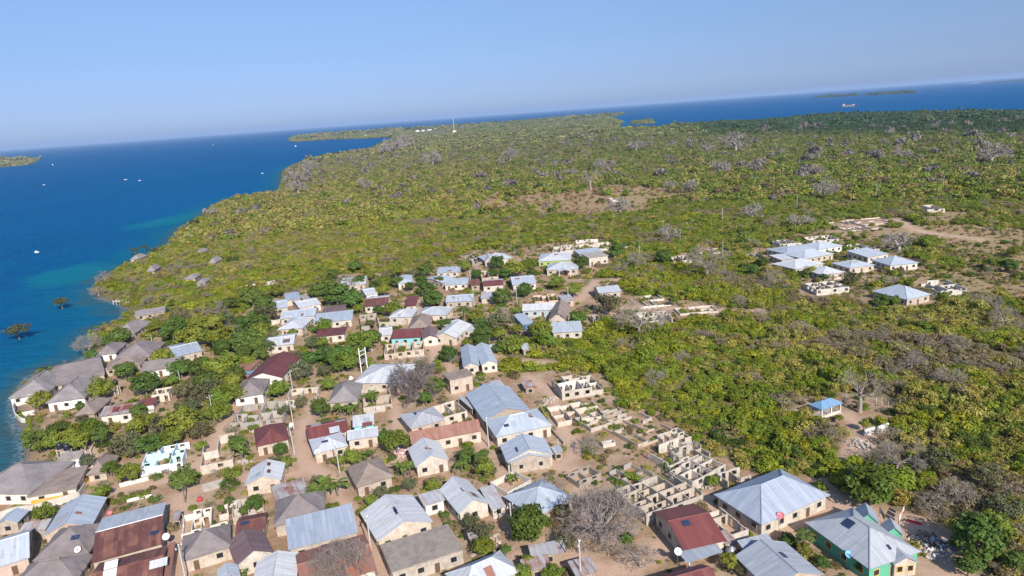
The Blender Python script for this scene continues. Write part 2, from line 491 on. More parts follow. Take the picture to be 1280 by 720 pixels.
def twig_bush_mesh(name, seed, n=10, mat='barkgrey', leaves=0, leaf=.1, leafmat='leafmass'):
    rnd = random.Random(seed); big = []; tw = []
    for i in range(n):
        a = rnd.uniform(0, 6.28); el = rnd.uniform(.45, 1.35)
        d = Vector((math.cos(a)*math.cos(el), math.sin(a)*math.cos(el), math.sin(el)))
        limbs(rnd, Vector((rnd.gauss(0, .08), rnd.gauss(0, .08), -.05)), d, .55, .03, 3, .6, [3, 3, 3], big, tw, .013)
    V, F = tubes_arrays(big + tw, 3); var = np.full(len(F), .5); mi = np.zeros(len(F))
    mats = [MATS[mat]]
    if leaves:
        g = np.random.default_rng(seed)
        E = np.array([s[1] for s in tw]); C = E[g.integers(0, len(E), leaves)] + g.normal(0, .06, (leaves, 3))
        V2, F2 = leaf_quads(C, C/(np.linalg.norm(C, axis=1)[:, None] + .01) + [0, 0, .3], leaf, g)
        F = np.concatenate([F, F2 + len(V)]); V = np.concatenate([V, V2])
        var = np.concatenate([var, g.uniform(0, 1, leaves)]); mi = np.concatenate([mi, np.ones(leaves)])
        mats.append(MATS[leafmat])
    return arrays_mesh(name, V, F, mats, var, mi)
def palm_meshes(seed, H=6.5):
    rnd = random.Random(seed); segs = []; p = Vector((0, 0, -.2)); d = Vector((rnd.gauss(0, .06), rnd.gauss(0, .06), 1))
    for i in range(7):
        q = p + d.normalized()*H/7; segs.append((tuple(p), tuple(q), .2 - .012*i, .19 - .012*i)); p = q
        d += Vector((rnd.gauss(0, .03), rnd.gauss(0, .03), 0))
    V, F = tubes_arrays(segs, 7); trunk = arrays_mesh('palm_trunk', V, F, MATS['bark'], smooth=True)
    Q = []
    for i in range(17):
        a = 2*math.pi*i/17 + rnd.uniform(-.15, .15); up = rnd.uniform(-.1, 1.1)
        o = Vector(p); dirv = Vector((math.cos(a), math.sin(a), up)).normalized(); side = Vector((-math.sin(a), math.cos(a), 0))
        L = rnd.uniform(2.2, 2.9)
        for s in range(8):
            e = o + dirv*L/8; dirv = (dirv + Vector((0, 0, -.2))).normalized()
            w = .62*math.sin(math.pi*(s + 1)/9.5) + .12
            for sg in (-1, 1):
                t = side*sg*w + Vector((0, 0, -.25*w))
                Q += [o, e, e + t + dirv*.2, o + t + dirv*.2]
            o = e
    V = np.array([tuple(v) for v in Q]); F = np.arange(len(V)).reshape(-1, 4)
    return trunk, arrays_mesh('palm_crown', V, F, MATS['leaf'], np.random.default_rng(seed).uniform(.1, .9, len(F)))
def banana_meshes(seed):
    rnd = random.Random(seed); segs = []; Q = []
    for s in range(5):
        b = Vector((rnd.gauss(0, .75), rnd.gauss(0, .75), -.1)); h = rnd.uniform(1.4, 2.3); t = b + Vector((rnd.gauss(0, .1), rnd.gauss(0, .1), h))
        segs.append((tuple(b), tuple(t), .13, .09))
        for i in range(8):
            a = rnd.uniform(0, 6.28); o = Vector(t); dv = Vector((math.cos(a), math.sin(a), rnd.uniform(.6, 1.7))).normalized(); side = Vector((-math.sin(a), math.cos(a), 0))
            for q in range(5):
                e = o + dv*.42; dv = (dv + Vector((0, 0, -.38))).normalized()
                w0 = .30*math.sin(math.pi*(q + .4)/5.4); w1 = .30*math.sin(math.pi*(q + 1.4)/5.6)
                Q += [o - side*w0, o + side*w0, e + side*w1, e - side*w1]; o = e
    V, F = tubes_arrays(segs, 6); st = arrays_mesh('banana_stems', V, F, MATS['bark'], smooth=True)
    V = np.array([tuple(v) for v in Q]); F = np.arange(len(V)).reshape(-1, 4)
    return st, arrays_mesh('banana_leaves', V, F, MATS['leaf'], np.random.default_rng(seed).uniform(.15, .95, len(F)))

CROWN = {}
CROWN['M'] = [crown_mesh('dense_crown', 20 + i, 46, 62, .30, .085, .84) for i in range(3)]
CROWN['L'] = [crown_mesh('light_crown', 40 + i, 38, 58, .29, .085, .80, rag=.5) for i in range(3)]
CROWN['N'] = [crown_mesh('thin_crown', 60 + i, 34, 44, .30, .075, .76, rag=.6) for i in range(3)]
TRUNK = {k: [trunk_mesh('shade_trunk', 80 + 9*j + i, 1.0, .075) for i in range(3)] for j, k in enumerate('MLN')}
PALM = [palm_meshes(5), palm_meshes(6, 5.4)]
BANANA = [banana_meshes(15), banana_meshes(16)]
BARE = [bare_tree_meshes('bare_tree', 3 + 7*i, 9.0, .48, [8, 4, 4, 3, 3], 4, .75, 'barkgrey', rmin=.033) for i in range(3)]
BAREFAR = [bare_tree_meshes('far_bare_tree', 203 + 7*i, 9.0, .75, [8, 4, 4, 4], 3, .8, 'barkpale', rmin=.085) for i in range(3)]
BAREBIG = bare_tree_meshes('baobab', 91, 15.0, 1.15, [13, 5, 4, 4, 3], 4, .85, 'barkpink', rmin=.05)
BAREMID = bare_tree_meshes('baobab', 57, 14.0, 1.0, [11, 5, 4, 4, 3], 4, .72, 'barkdark', rmin=.06)
BAREPOLE = bare_tree_meshes('tall_baobab', 33, 12.0, .75, [8, 4, 4, 3], 3, .75, 'barkgrey', rmin=.045, trunk_part=.62)

# ------------------------------------------------------------------ houses
def rect_from(A, B, C, z):
    """centre, half sizes and turn of the rectangle whose left, front and right corners were traced at height z"""
    a, b, c = px(*A, z), px(*B, z), px(*C, z)
    u = c - b; v = a - b
    au = math.atan2(u.y, u.x); av = math.atan2(v.y, v.x)
    d = (av - au + math.pi) % (2*math.pi) - math.pi
    if d < 0: raise ValueError('corners out of order %s %s %s' % (A, B, C))
    rz = au + (d - math.pi/2)*.5
    cen = (a + c)*.5
    return Vector((cen.x, cen.y, 0)), u.length*.5, v.length*.5, rz
RECTS = []          # ground taken by buildings: centre x, y, half x, half y, turn
RUINS = []          # roofless ones, where weeds grow inside
REFS = []           # things trees can be described by: pixel x, y, phrase
ALL_HOUSES = {}

def roof_height(kind, axis, hx, hy, eh, rh):
    a, b = (hx, hy) if axis == 'x' else (hy, hx)
    def f(x, y):
        if axis == 'y': x, y = y, x
        if kind == 'gable': return eh + rh*(b - abs(y))/b
        if kind == 'hip':
            rx = max(a - b, .02*a)
            return eh + rh*min((b - abs(y))/b, (a - abs(x))/(a - rx))
        if kind == 'mono': return eh + rh*(y + b)/(2*b)
        return eh
    return f
def roof_tops(kind, axis, hx, hy, eh, rh):
    """top faces (with uv: along the eave, up the slope) and the ridge lines"""
    a, b = (hx, hy) if axis == 'x' else (hy, hx)
    sl = math.hypot(b, rh); faces = []; ridges = []
    if kind == 'gable':
        faces.append(([(-a, -b, eh), (a, -b, eh), (a, 0, eh+rh), (-a, 0, eh+rh)], [(0, 0), (2*a, 0), (2*a, sl), (0, sl)], 0))
        faces.append(([(a, b, eh), (-a, b, eh), (-a, 0, eh+rh), (a, 0, eh+rh)], [(0, 0), (2*a, 0), (2*a, sl), (0, sl)], 1))
        ridges.append(((-a, 0, eh+rh), (a, 0, eh+rh)))
    elif kind == 'hip':
        rx = max(a - b, .02*a); se = math.hypot(a - rx, rh)
        faces.append(([(-a, -b, eh), (a, -b, eh), (rx, 0, eh+rh), (-rx, 0, eh+rh)], [(0, 0), (2*a, 0), (a+rx, sl), (a-rx, sl)], 0))
        faces.append(([(a, b, eh), (-a, b, eh), (-rx, 0, eh+rh), (rx, 0, eh+rh)], [(0, 0), (2*a, 0), (a+rx, sl), (a-rx, sl)], 1))
        faces.append(([(a, -b, eh), (a, b, eh), (rx, 0, eh+rh)], [(0, 0), (2*b, 0), (b, se)], 0))
        faces.append(([(-a, b, eh), (-a, -b, eh), (-rx, 0, eh+rh)], [(0, 0), (2*b, 0), (b, se)], 1))
        ridges.append(((-rx, 0, eh+rh), (rx, 0, eh+rh)))
        for sx in (-1, 1):
            for sy in (-1, 1): ridges.append(((sx*rx, 0, eh+rh), (sx*a, sy*b, eh)))
    elif kind == 'mono':
        s2 = math.hypot(2*b, rh)
        faces.append(([(-a, -b, eh), (a, -b, eh), (a, b, eh+rh), (-a, b, eh+rh)], [(0, 0), (2*a, 0), (2*a, s2), (0, s2)], 0))
    else:
        faces.append(([(-a, -b, eh), (a, -b, eh), (a, b, eh), (-a, b, eh)], [(0, 0), (2*a, 0), (2*a, 2*b), (0, 2*b)], 0))
    if axis == 'y':
        faces = [([(y, x, z) for x, y, z in P][::-1], U[::-1], m) for P, U, m in faces]
        ridges = [tuple((y, x, z) for x, y, z in r) for r in ridges]
    return faces, ridges
def roof_mesh(name, kind, axis, hx, hy, eh, rh, mats, t=.07, rough=False, off=(0, 0)):
    faces, ridges = roof_tops(kind, axis, hx, hy, eh, rh)
    mb = MB()
    for P, U, m in faces:
        mb.poly(P, m if len(mats) > 1 else 0, U)
        mb.poly([(x, y, z - t) for x, y, z in P][::-1], m if len(mats) > 1 else 0, U[::-1])
    # edge boards, only where a face has no neighbour
    edges = {}
    for P, U, m in faces:
        for i in range(len(P)):
            a, b = P[i], P[(i+1) % len(P)]
            k = tuple(sorted([tuple(round(q, 3) for q in a), tuple(round(q, 3) for q in b)]))
            edges.setdefault(k, []).append((a, b, U[i], U[(i+1) % len(P)], m))
    for k, L in edges.items():
        if len(L) == 1:
            a, b, ua, ub, m = L[0]
            mb.poly([a, (a[0], a[1], a[2]-t), (b[0], b[1], b[2]-t), b], m if len(mats) > 1 else 0, [ua, ua, ub, ub])
    if off != (0, 0): mb.v = [(x + off[0], y + off[1], z) for x, y, z in mb.v]
    me = mb.mesh(name, [MATS[m] for m in mats], weld=True)
    if rough:                                    # thatch: soft uneven surface and a ragged eave
        bm = bmesh.new(); bm.from_mesh(me)
        for _ in range(3):
            ed = [e for e in bm.edges if e.calc_length() > .9]
            if ed: bmesh.ops.subdivide_edges(bm, edges=ed, cuts=1, use_grid_fill=True)
        bmesh.ops.triangulate(bm, faces=[f for f in bm.faces if len(f.verts) > 4])
        sd = random.uniform(0, 90)
        for v in bm.verts:
            q = mnoise.noise(Vector((v.co.x*.8 + sd, v.co.y*.8, 3))); w = mnoise.noise(Vector((v.co.x*2.2, v.co.y*2.2 + sd, 9)))
            w3 = mnoise.noise(Vector((v.co.y*.25 + sd, v.co.x*.25, 1)))
            jk = min(1.0, min(hx, hy)/5.0)
            v.co.z += (q*.16 + w*.09 + w3*.25)*jk
            e = max(abs(v.co.x - off[0])/hx, abs(v.co.y - off[1])/hy)
            if e > .96:
                k = 1 + .05*w + .03*q
                v.co.x = off[0] + (v.co.x - off[0])*k; v.co.y = off[1] + (v.co.y - off[1])*k
        bm.to_mesh(me); bm.free()
    return me, ridges
def wall_mesh(name, kind, axis, hx, hy, eh, rh, ov, mats, off=(0, 0), low=None):
    """walls up to the underside of the roof, gables included"""
    f = roof_height(kind, axis, hx, hy, eh, rh)
    wx, wy = hx - ov, hy - ov; mb = MB()
    cor = [(-wx, -wy), (wx, -wy), (wx, wy), (-wx, wy)]
    for i in range(4):
        (x0, y0), (x1, y1) = cor[i], cor[(i+1) % 4]
        n = 2 if kind == 'gable' else 1
        ts = [0, .5, 1] if kind == 'gable' else [0, 1]
        P = [(x0, y0, -.3), (x1, y1, -.3)] + [(x0 + (x1-x0)*t, y0 + (y1-y0)*t, f(x0 + (x1-x0)*t, y0 + (y1-y0)*t) - .12) for t in ts[::-1]]
        mb.poly(P, 0)
    mb.poly([(x, y, min(f(x, y), eh) - .13) for x, y in cor], 0)
    if low:                                      # painted band at the foot of the wall, a little proud
        for i in range(4):
            (x0, y0), (x1, y1) = cor[i], cor[(i+1) % 4]
            d = Vector((x1-x0, y1-y0, 0)).normalized(); nn = Vector((d.y, -d.x, 0))*.02
            mb.poly([(x0+nn.x, y0+nn.y, -.2), (x1+nn.x, y1+nn.y, -.2), (x1+nn.x, y1+nn.y, low), (x0+nn.x, y0+nn.y, low)], 1)
    if off != (0, 0): mb.v = [(x + off[0], y + off[1], z) for x, y, z in mb.v]
    return mb.mesh(name, [MATS[m] for m in mats], weld=True)
WIN = {}
def window_meshes(w, h, frame):
    k = (w, h, frame)
    if k not in WIN:
        f = MB(); t = .12
        f.box(-w/2-t, w/2+t, -.07, .02, -t, 0); f.box(-w/2-t, w/2+t, -.06, .02, h, h+t)
        f.box(-w/2-t, -w/2, -.055, .02, 0, h); f.box(w/2, w/2+t, -.055, .02, 0, h)
        p = MB(); p.box(-w/2, w/2, -.015, .02, 0, h)
        WIN[k] = (f.mesh('window_frame', MATS[frame]), p.mesh('window_pane', MATS['pane']))
    return WIN[k]
DOOR = {}
def door_mesh(c):
    if c not in DOOR:
        m = MB(); m.box(-.48, .48, -.05, .02, -.1, 2.0, 0); m.box(-.58, .58, -.04, .03, 2.0, 2.09, 1); m.box(-.58, -.48, -.04, .03, -.1, 2.0, 1); m.box(.48, .58, -.04, .03, -.1, 2.0, 1)
        DOOR[c] = m.mesh('door', [MATS[c], MATS['frame']])
    return DOOR[c]
PANEL = None
def openings(root, hx, hy, eh, ov, near, rnd, frame='frame', door='doorwood', off=(0, 0), sides='fblr', winw=1.15):
    """windows and a door on the walls: f(ront) b(ack) l(eft) r(ight)"""
    wx, wy = hx - ov, hy - ov
    S = {'f': ((0, -wy), 0, 2*wx), 'b': ((0, wy), math.pi, 2*wx), 'l': ((-wx, 0), -math.pi/2, 2*wy), 'r': ((wx, 0), math.pi/2, 2*wy)}
    hasdoor = False
    for k in sides:
        (cx, cy), a, L = S[k]
        n = max(1, min(5, int((L - .8)/2.9)))
        dpos = rnd.randrange(n) if (k in 'fr' and n > 1 and not hasdoor) else -1
        for i in range(n):
            s = -L/2 + L*(i + .5)/n + rnd.uniform(-.2, .2)
            x = off[0] + cx + math.cos(a)*s; y = off[1] + cy + math.sin(a)*s
            if i == dpos:
                d = link('door', door_mesh(door), root); d.location = (x, y, 0); d.rotation_euler = (0, 0, a); hasdoor = True
                continue
            fm, pm = window_meshes(winw, 1.05, frame)
            w = link('window', fm, root); w.location = (x, y, min(1.05, eh - 1.75)); w.rotation_euler = (0, 0, a)
            if near:
                link('pane', pm, w)
            else:
                p = link('pane', pm, w)

def house(name, label, cat, kind, A, B, C, mat, wall, ridge='BC', eh=2.9, rh=None, ov=.38, group=None, frame='frame', door='doorwood',
          low=None, exts=(), panels=(), ref=None, sides='fblr', mats2=None, thick=None, nowin=False, patches=()):
    cen, hx, hy, rz = rect_from(A, B, C, eh)
    rnd = random.Random(label)
    axis = 'x' if ridge == 'BC' else 'y'
    thatch = mat.startswith('thatch')
    span = hy if axis == 'x' else hx
    if kind == 'hip':
        axis = 'x' if hx >= hy else 'y'; span = min(hx, hy)
    if rh is None:
        rh = span*(.62 if thatch else .38) if kind in ('gable', 'hip') else (.5 if kind == 'mono' else 0)
    root = empty(name, cen, rz)
    tag(root, label, cat, group)
    s = scale_at(cen); near = s*max(hx, hy)*2 > 34
    wl = [wall] + ([low[0]] if low else [])
    link('wall', wall_mesh('wall', kind, axis, hx, hy, eh, rh, ov, wl, low=low[1] if low else None), root)
    mats = [mat] + ([mats2] if mats2 else [])
    t = thick if thick else (.34 if thatch else (.28 if kind == 'flat' else .07))
    me, ridges = roof_mesh('roof', kind, axis, hx, hy, eh, rh, mats, t, rough=thatch)
    ro = link('roof', me, root)
    if not thatch and kind in ('gable', 'hip') and near:
        mb = MB()
        for p, q in ridges:
            p = Vector(p); q = Vector(q)
            if (q - p).length > .3: mb.tube(p + Vector((0, 0, .0)), q + Vector((0, 0, .0)), .11, .11, 5)
        if mb.v: mb.build('ridge_cap', MATS[mat if not mats2 else mats2], ro)
    if thatch and kind == 'hip' and near:
        mb = MB(); p, q = ridges[0]; mb.tube(Vector(p) + Vector((-.2, 0, .1)), Vector(q) + Vector((.2, 0, .1)), .24, .24, 7); mb.build('ridge_cap', MATS[mat], ro)
    if not nowin: openings(root, hx, hy, eh, ov, near, rnd, frame, door, sides=sides)
    rf = roof_height(kind, axis, hx, hy, eh, rh)
    Mi = Matrix.Rotation(-rz, 3, 'Z')
    def on_roof(P, lift=.06):
        z = eh + rh*.5
        for _ in range(12):
            w = px(*P, z); l = Mi @ (w - Vector((cen.x, cen.y, 0))); z = .5*z + .5*rf(max(-hx, min(hx, l.x)), max(-hy, min(hy, l.y)))
        e = .05
        nrm = Vector((-(rf(l.x+e, l.y) - rf(l.x-e, l.y))/(2*e), -(rf(l.x, l.y+e) - rf(l.x, l.y-e))/(2*e), 1)).normalized()
        return Vector((l.x, l.y, rf(l.x, l.y))) + nrm*lift, nrm
    def lay(nm, P, w, h, mat_, t_=.05, lift=.07):
        p, nrm = on_roof(P, lift)
        up = Vector((-nrm.x, -nrm.y, 0)); up = Vector((up.x*nrm.z, up.y*nrm.z, nrm.x**2 + nrm.y**2)) if up.length > 1e-4 else Vector((0, 1, 0))
        up.normalize(); rt = up.cross(nrm)
        mb = MB(); mb.box(-w/2, w/2, -h/2, h/2, 0, t_)
        o = mb.build(nm, MATS[mat_], ro)
        M = Matrix((( *rt, ), (*up,), (*nrm,))).transposed().to_4x4(); M.translation = p
        o.matrix_local = M
    for P in panels: lay('solar_panel', P[:2], P[2] if len(P) > 2 else 1.5, P[3] if len(P) > 3 else 1.0, 'solar')
    for P in patches: lay('roof_patch', P[:2], P[2], P[3], P[4], .03, .03)
    if mat in ('tin', 'tinblue', 'tinold') and rnd.random() < .45 and s*hx > 9:      # odd sheets nailed over the roof
        for q in range(rnd.randrange(1, 4)):
            cx_, cy_ = rnd.uniform(-.6, .6)*hx, -rnd.uniform(.15, .75)*hy
            if kind == 'hip' and abs(cx_) > hx - hy*.5 - 1: continue
            w3 = Matrix.Rotation(rz, 3, 'Z') @ Vector((cx_, cy_, 0)); zz = rf(cx_, cy_)
            qx, qy, _ = to_px(np.array([w3.x + cen.x]), np.array([w3.y + cen.y]), np.array([zz]))
            lay('roof_patch', (float(qx[0]), float(qy[0])), rnd.uniform(.8, 2.4), rnd.uniform(1.0, 2.6), rnd.choice(['tinold', 'tin', 'tinblue', 'rustpale', 'tinold']), .02, .035)
    for e in exts:      # wings and porches: (part name, kind, A, B, C, mat, wall, ridge, eh, rh)
        en, ek, eA, eB, eC, em, ew, er, eeh, erh = e
        c2, ex, ey, erz = rect_from(eA, eB, eC, eeh)
        hold = bpy.data.objects.new(en, None)
        l = Mi @ (c2 - Vector((cen.x, cen.y, 0)))
        M = Matrix.Translation(l) @ Matrix.Rotation(erz - rz, 4, 'Z')
        ax = 'x' if er == 'BC' else 'y'
        if ek == 'hip': ax = 'x' if ex >= ey else 'y'
        m2, _ = roof_mesh('roof', ek, ax, ex, ey, eeh, erh, [em], .07 if not em.startswith('thatch') else .3, rough=em.startswith('thatch'))
        o = link(en + '_roof', m2, root); o.matrix_local = M
        if ew == 'posts':
            mb = MB()
            for sx in (-1, 1):
                for q in ((-.9,) if ey < 2.5 else (-.9, .9)): mb.box(sx*ex*.88-.12, sx*ex*.88+.12, q*ey-.12, q*ey+.12, -.2, eeh - .06 + (0 if q < 0 or ek != 'mono' else erh*.9))
            o = mb.build(en + '_posts', MATS['white'], root); o.matrix_local = M
        elif ew:
            o = link(en + '_wall', wall_mesh('wall', ek, ax, ex, ey, eeh, erh, .3, [ew]), root); o.matrix_local = M
            fm, pm = window_meshes(.9, 1.0, frame)
            for sx in ((-.5, .5) if ex > 2 else (0,)):
                w = link('window', fm, root); w.matrix_local = M @ Matrix.Translation((sx*(ex - .3), -ey + .3, 1.0)); link('pane', pm, w)
        RECTS.append((c2.x, c2.y, ex, ey, erz))
    RECTS.append((cen.x, cen.y, hx, hy, rz))
    X, Y, _ = to_px(np.array([cen.x]), np.array([cen.y]), np.array([eh*.6]))
    REFS.append((float(X[0]), float(Y[0]), ref or label))
    return root

def wall_run(mb, x0, y0, x1, y1, h, t, op, rnd, mi=0):
    """one straight piece of wall from (x0,y0) to (x1,y1) with at most one opening (s0, s1, z0, z1)"""
    L = math.hypot(x1-x0, y1-y0)
    if L < .2: return
    M = Matrix.Translation((x0, y0, 0)) @ Matrix.Rotation(math.atan2(y1-y0, x1-x0), 4, 'Z')
    if not op: mb.box(0, L, -t/2, t/2, -.3, h, mi, M); return
    s0, s1, z0, z1 = op
    mb.box(0, s0, -t/2, t/2, -.3, h, mi, M); mb.box(s1, L, -t/2, t/2, -.3, h, mi, M)
    if z0 > .05: mb.box(s0, s1, -t/2, t/2, -.3, z0, mi, M)
    if h > z1 + .1: mb.box(s0, s1, -t/2, t/2, z1, h, mi, M)
def ruin(label, A, B, C, h=2.5, nx=3, ny=2, wall='coral', miss=.12, rag=.12, group=None, name='unfinished_house', cat='ruin', gap=0, name2=None, floor=True, ref=None, inner=None):
    cen, hx, hy, rz = rect_from(A, B, C, h)
    rnd = random.Random(label); t = .22
    root = empty(name, cen, rz); tag(root, label, cat, group or 'roofless block house shells')
    outer = MB(); part = MB()
    xs = [-hx + 2*hx*(i + (rnd.uniform(-.14, .14) if 0 < i < nx else 0))/nx for i in range(nx + 1)]
    ys = [-hy + 2*hy*(i + (rnd.uniform(-.14, .14) if 0 < i < ny else 0))/ny for i in range(ny + 1)]
    def opening(L, hh, inside):
        if hh < 1.7 or L < 1.7: return None
        r = rnd.random()
        if r < (.45 if inside else .22): w = .95; z0, z1 = 0.0, min(2.05, hh - .2)
        elif r < .82: w = min(1.25, L*.5); z0, z1 = .95, min(2.05, hh - .2)
        else: return None
        s = rnd.uniform(.3, max(.31, L - w - .3)); return (s, s + w, z0, z1)
    for j in range(ny + 1):
        for i in range(nx):
            edge = j in (0, ny)
            if rnd.random() < (miss if edge else miss*1.8): continue
            hh = h*(1 - rnd.random()**2*min(.8, rag*1.7)*(1 if edge else 1.3)) ; x0, x1 = xs[i] + (0 if i else -t/2), xs[i+1] + (0 if i < nx-1 else t/2)
            wall_run(outer if edge else part, x0, ys[j], x1, ys[j], hh, t, opening(x1-x0, hh, not edge), rnd)
    for i in range(nx + 1):
        for j in range(ny):
            edge = i in (0, nx)
            if rnd.random() < (miss if edge else miss*1.8): continue
            hh = h*(1 - rnd.random()**2*min(.8, rag*1.7)*(1 if edge else 1.3)) - .004
            wall_run(outer if edge else part, xs[i], ys[j] + t/2, xs[i], ys[j+1] - t/2, hh, t, opening(ys[j+1]-ys[j]-t, hh, not edge), rnd)
    if outer.v: outer.build('outer_wall', MATS[wall], root)
    if part.v: part.build('partition', MATS[inner or wall], root)
    if floor and h > 2.7:
        f = MB(); f.box(-hx + .12, hx - .12, -hy + .12, hy - .12, -.2, .05); f.build('floor_slab', MATS['conc' if wall != 'coralgrey' else 'mudbrown'], root)
    RECTS.append((cen.x, cen.y, hx, hy, rz)); RUINS.append((cen.x, cen.y, hx, hy, rz))
    X, Y, _ = to_px(np.array([cen.x]), np.array([cen.y]), np.array([h*.5]))
    REFS.append((float(X[0]), float(Y[0]), ref or label))
    return root
tin_mat('shelterblue', (.17, .30, .45), (.22, .36, .52), .02, .1, .5)

# ------------------------------------------------------------------ the village
G_TIN, G_RUST, G_THATCH, G_RUIN = 'tin roofed village houses', 'rust and maroon roofed houses', 'thatched houses', 'roofless block house shells'
HV, HT = 'village_house', 'thatched_house'
def H(label, kind, A, B, C, mat, wall, ridge='BC', **k):
    th = mat.startswith('thatch')
    k.setdefault('group', G_THATCH if th else (G_RUST if mat in ('rust', 'rustpale', 'maroon', 'brown') else G_TIN))
    return house(HT if th else HV, label, 'hut' if th else 'house', kind, A, B, C, mat, wall, ridge, **k)

# --- lower left corner, by the water
H('large grey thatched hall on the waterfront', 'hip', (-25,612), (38,620), (81,580), 'thatchgrey', 'white', eh=3.2, rh=3.4)
H('brush-roofed annex with yellow and white wall', 'mono', (50,594), (42,617), (99,611), 'thatchbrown', 'white', low=('yellow', 1.3), rh=.9, eh=2.6)
H('blue-grey gabled roof beside the yellow-walled annex', 'gable', (75,632), (57.5,668), (117.5,658), 'tinblue', 'beige', 'BA', rh=1.9)
H('thatched hut directly below the blue-grey gable', 'hip', (72,660), (48,697), (113,692), 'thatch', 'beige', panels=((94,672),))
H('thatched roof cut by the bottom left edge', 'hip', (36,702), (18,735), (98,728), 'thatch', 'beige', ridge='BC')
H('long pale blue roof at the lower left edge', 'gable', (-40,682), (-30,714), (46,697), 'tinblue', 'pink')
H('tiny blue gabled roof at the left edge', 'gable', (8,641), (-4,656), (23,654), 'tinblue', 'beige', 'BA', rh=1.1, eh=2.6)
H('striped rust and white lean-to at lower left', 'mono', (30,655), (25,666), (58,663), 'patched', 'beige', eh=2.3, rh=.5, nowin=True)
H('broad building half silver and half rust', 'gable', (124,647), (120,701), (208,680), 'rust', 'beige', mats2='tin', rh=1.6, eh=3.2, panels=((193,666),), ov=.3)
H('dark rust roof with white sheets, bottom edge', 'gable', (122,703), (112,750), (205,728), 'rust', 'beige', rh=1.6, eh=3.2, patches=((138,712,2.2,4.2,'clothwhite'), (198,704,3.0,2.0,'tin')), ov=.3)
H('narrow striped rust lean-to on the alley', 'mono', (208,681), (208,722), (217,720), 'rustpale', 'beige', eh=2.7, rh=.2, nowin=True, ov=.15)
H('big dark thatch beside the lower left alley', 'hip', (226,670), (229,699), (292,683), 'thatch', 'cream', eh=3.0)
H('small rust roof above the brown gable', 'gable', (297,646), (297,667), (334,662), 'rust', 'beige', rh=.9, panels=((306,654,1.6,.9),))
H('dull brown gabled house with cream front', 'gable', (281,679), (297,706), (345,690), 'brown', 'cream', 'BA', rh=1.8)
H('small blue roof at the bottom edge', 'gable', (268,714), (278,738), (306,730), 'tinblue', 'beige', 'BA', rh=1.0)
H('silver gabled roof at the bottom edge', 'gable', (318,700), (318,735), (374,728), 'tin', 'cream', 'BA', rh=1.4)
H('bright white-blue striped roof near bottom', 'mono', (361,657), (357.5,691), (444,664), 'tinbright', 'cream', eh=3.0, rh=1.2)
H('orange rust roof below the striped roof', 'gable', (370,692), (376,742), (470,712), 'rustpale', 'cream', rh=1.5, eh=2.9)
H('round-shouldered thatch above the striped roof', 'hip', (345,626), (341,658), (406,643), 'thatch', 'beige')
H('collapsed grey speckled roof beside the thatch', 'flat', (340,608), (343,630), (385,617), 'patched', 'mudbrown', eh=2.4, nowin=True, thick=.12)
H('small white gabled house above the ruins', 'gable', (313,585), (306,607), (352,600), 'tin', 'cream', 'BA', rh=1.7, patches=((336,580,1.6,.8,'rust'), (336,589,1.6,.8,'rust')))
ruin('white ruin with pale blue rooms', (185,559), (176,584), (228,575), 2.4, 3, 3, 'plasterblue', .08, .2, inner='roomblue')
ruin('bare white shell beside the blue ruin', (257,548), (249,583), (289,574), 2.4, 2, 2, 'coralwhite', .1, .2)
ruin('low white ruin behind the dark thatch', (229,641), (227,665), (296,648), 2.0, 6, 2, 'coralwhite', .1, .35)
ruin('shrub-filled ruin beside the small rust roof', (290,626), (292,645), (330,636), 1.9, 4, 2, 'coral', .2, .4)
# --- left, from the dirt road to the shore
H('maroon gabled house among the left trees', 'gable', (329,446), (317,472), (359,473), 'maroon', 'white', 'BA', rh=2.0)
H('white-walled thatched house below the maroon gable', 'hip', (300,478), (294,496), (331,492), 'thatch', 'white', eh=3.1)
ruin('long grey ruin above the red hip roof', (303,505), (290,528), (353,522), 2.3, 4, 2, 'coralgrey', .05, .15)
H('red-brown hip roof beside the dirt road', 'hip', (316,537), (321,558), (363,549), 'maroon', 'cream', rh=2.2)
ruin('small pinkish shell at the bend of the road', (360,484), (362,498), (398,496), 2.6, 2, 1, 'coralwhite', .1, .2)
H('maroon roof patched with silver sheets', 'gable', (381,532), (386,549), (438,539), 'maroon', 'cream', rh=1.3, patches=((395,531,2.6,3.4,'tin'), (418,537,2.6,2.4,'tin'), (425,526,2.6,2.2,'tin'), (412,523,1.6,1.2,'solar')))
H('silver hip roof joined to the patched roof', 'hip', (386,550), (392,568), (435,557), 'tin', 'cream', rh=1.6, panels=((406,552,1.6,.7),))
H('silver roof right of the patched roof', 'gable', (437,539), (432,552), (471,544), 'tin', 'cream', rh=1.2)
H('little silver and maroon roof with turquoise wall', 'mono', (441,523), (441,534), (468,530), 'tin', 'turq', eh=2.8, rh=.8, patches=((459,530,2.6,1.8,'maroon'),))
H('plain silver gable with white front', 'gable', (508.75,561), (520,584), (562.5,575), 'tin', 'cream', 'BA', rh=2.2)
H('brown-ridged thatch left of the silver gable', 'hip', (433,585), (445,609), (491,595), 'thatchbrown', 'cream')
H('long rust roof with a row of windows', 'gable', (510,541), (514,556), (602,538), 'rustpale', 'cream', rh=1.6, eh=3.1)
H('low silver hip roof stained with rust', 'hip', (501,519), (512,537), (555,524), 'tinold', 'beige', eh=2.6, rh=1.3, panels=((519,517,1.5,.7),))
ruin('cream roofless box beside the stained roof', (546,508), (553,523), (578,513), 2.6, 2, 1, 'coralwhite', 0, .05)
H('two storey beige shell with brown roof', 'flat', (553,467), (561,475), (592,468), 'thatchbrown', 'cream', eh=4.8, thick=.2)
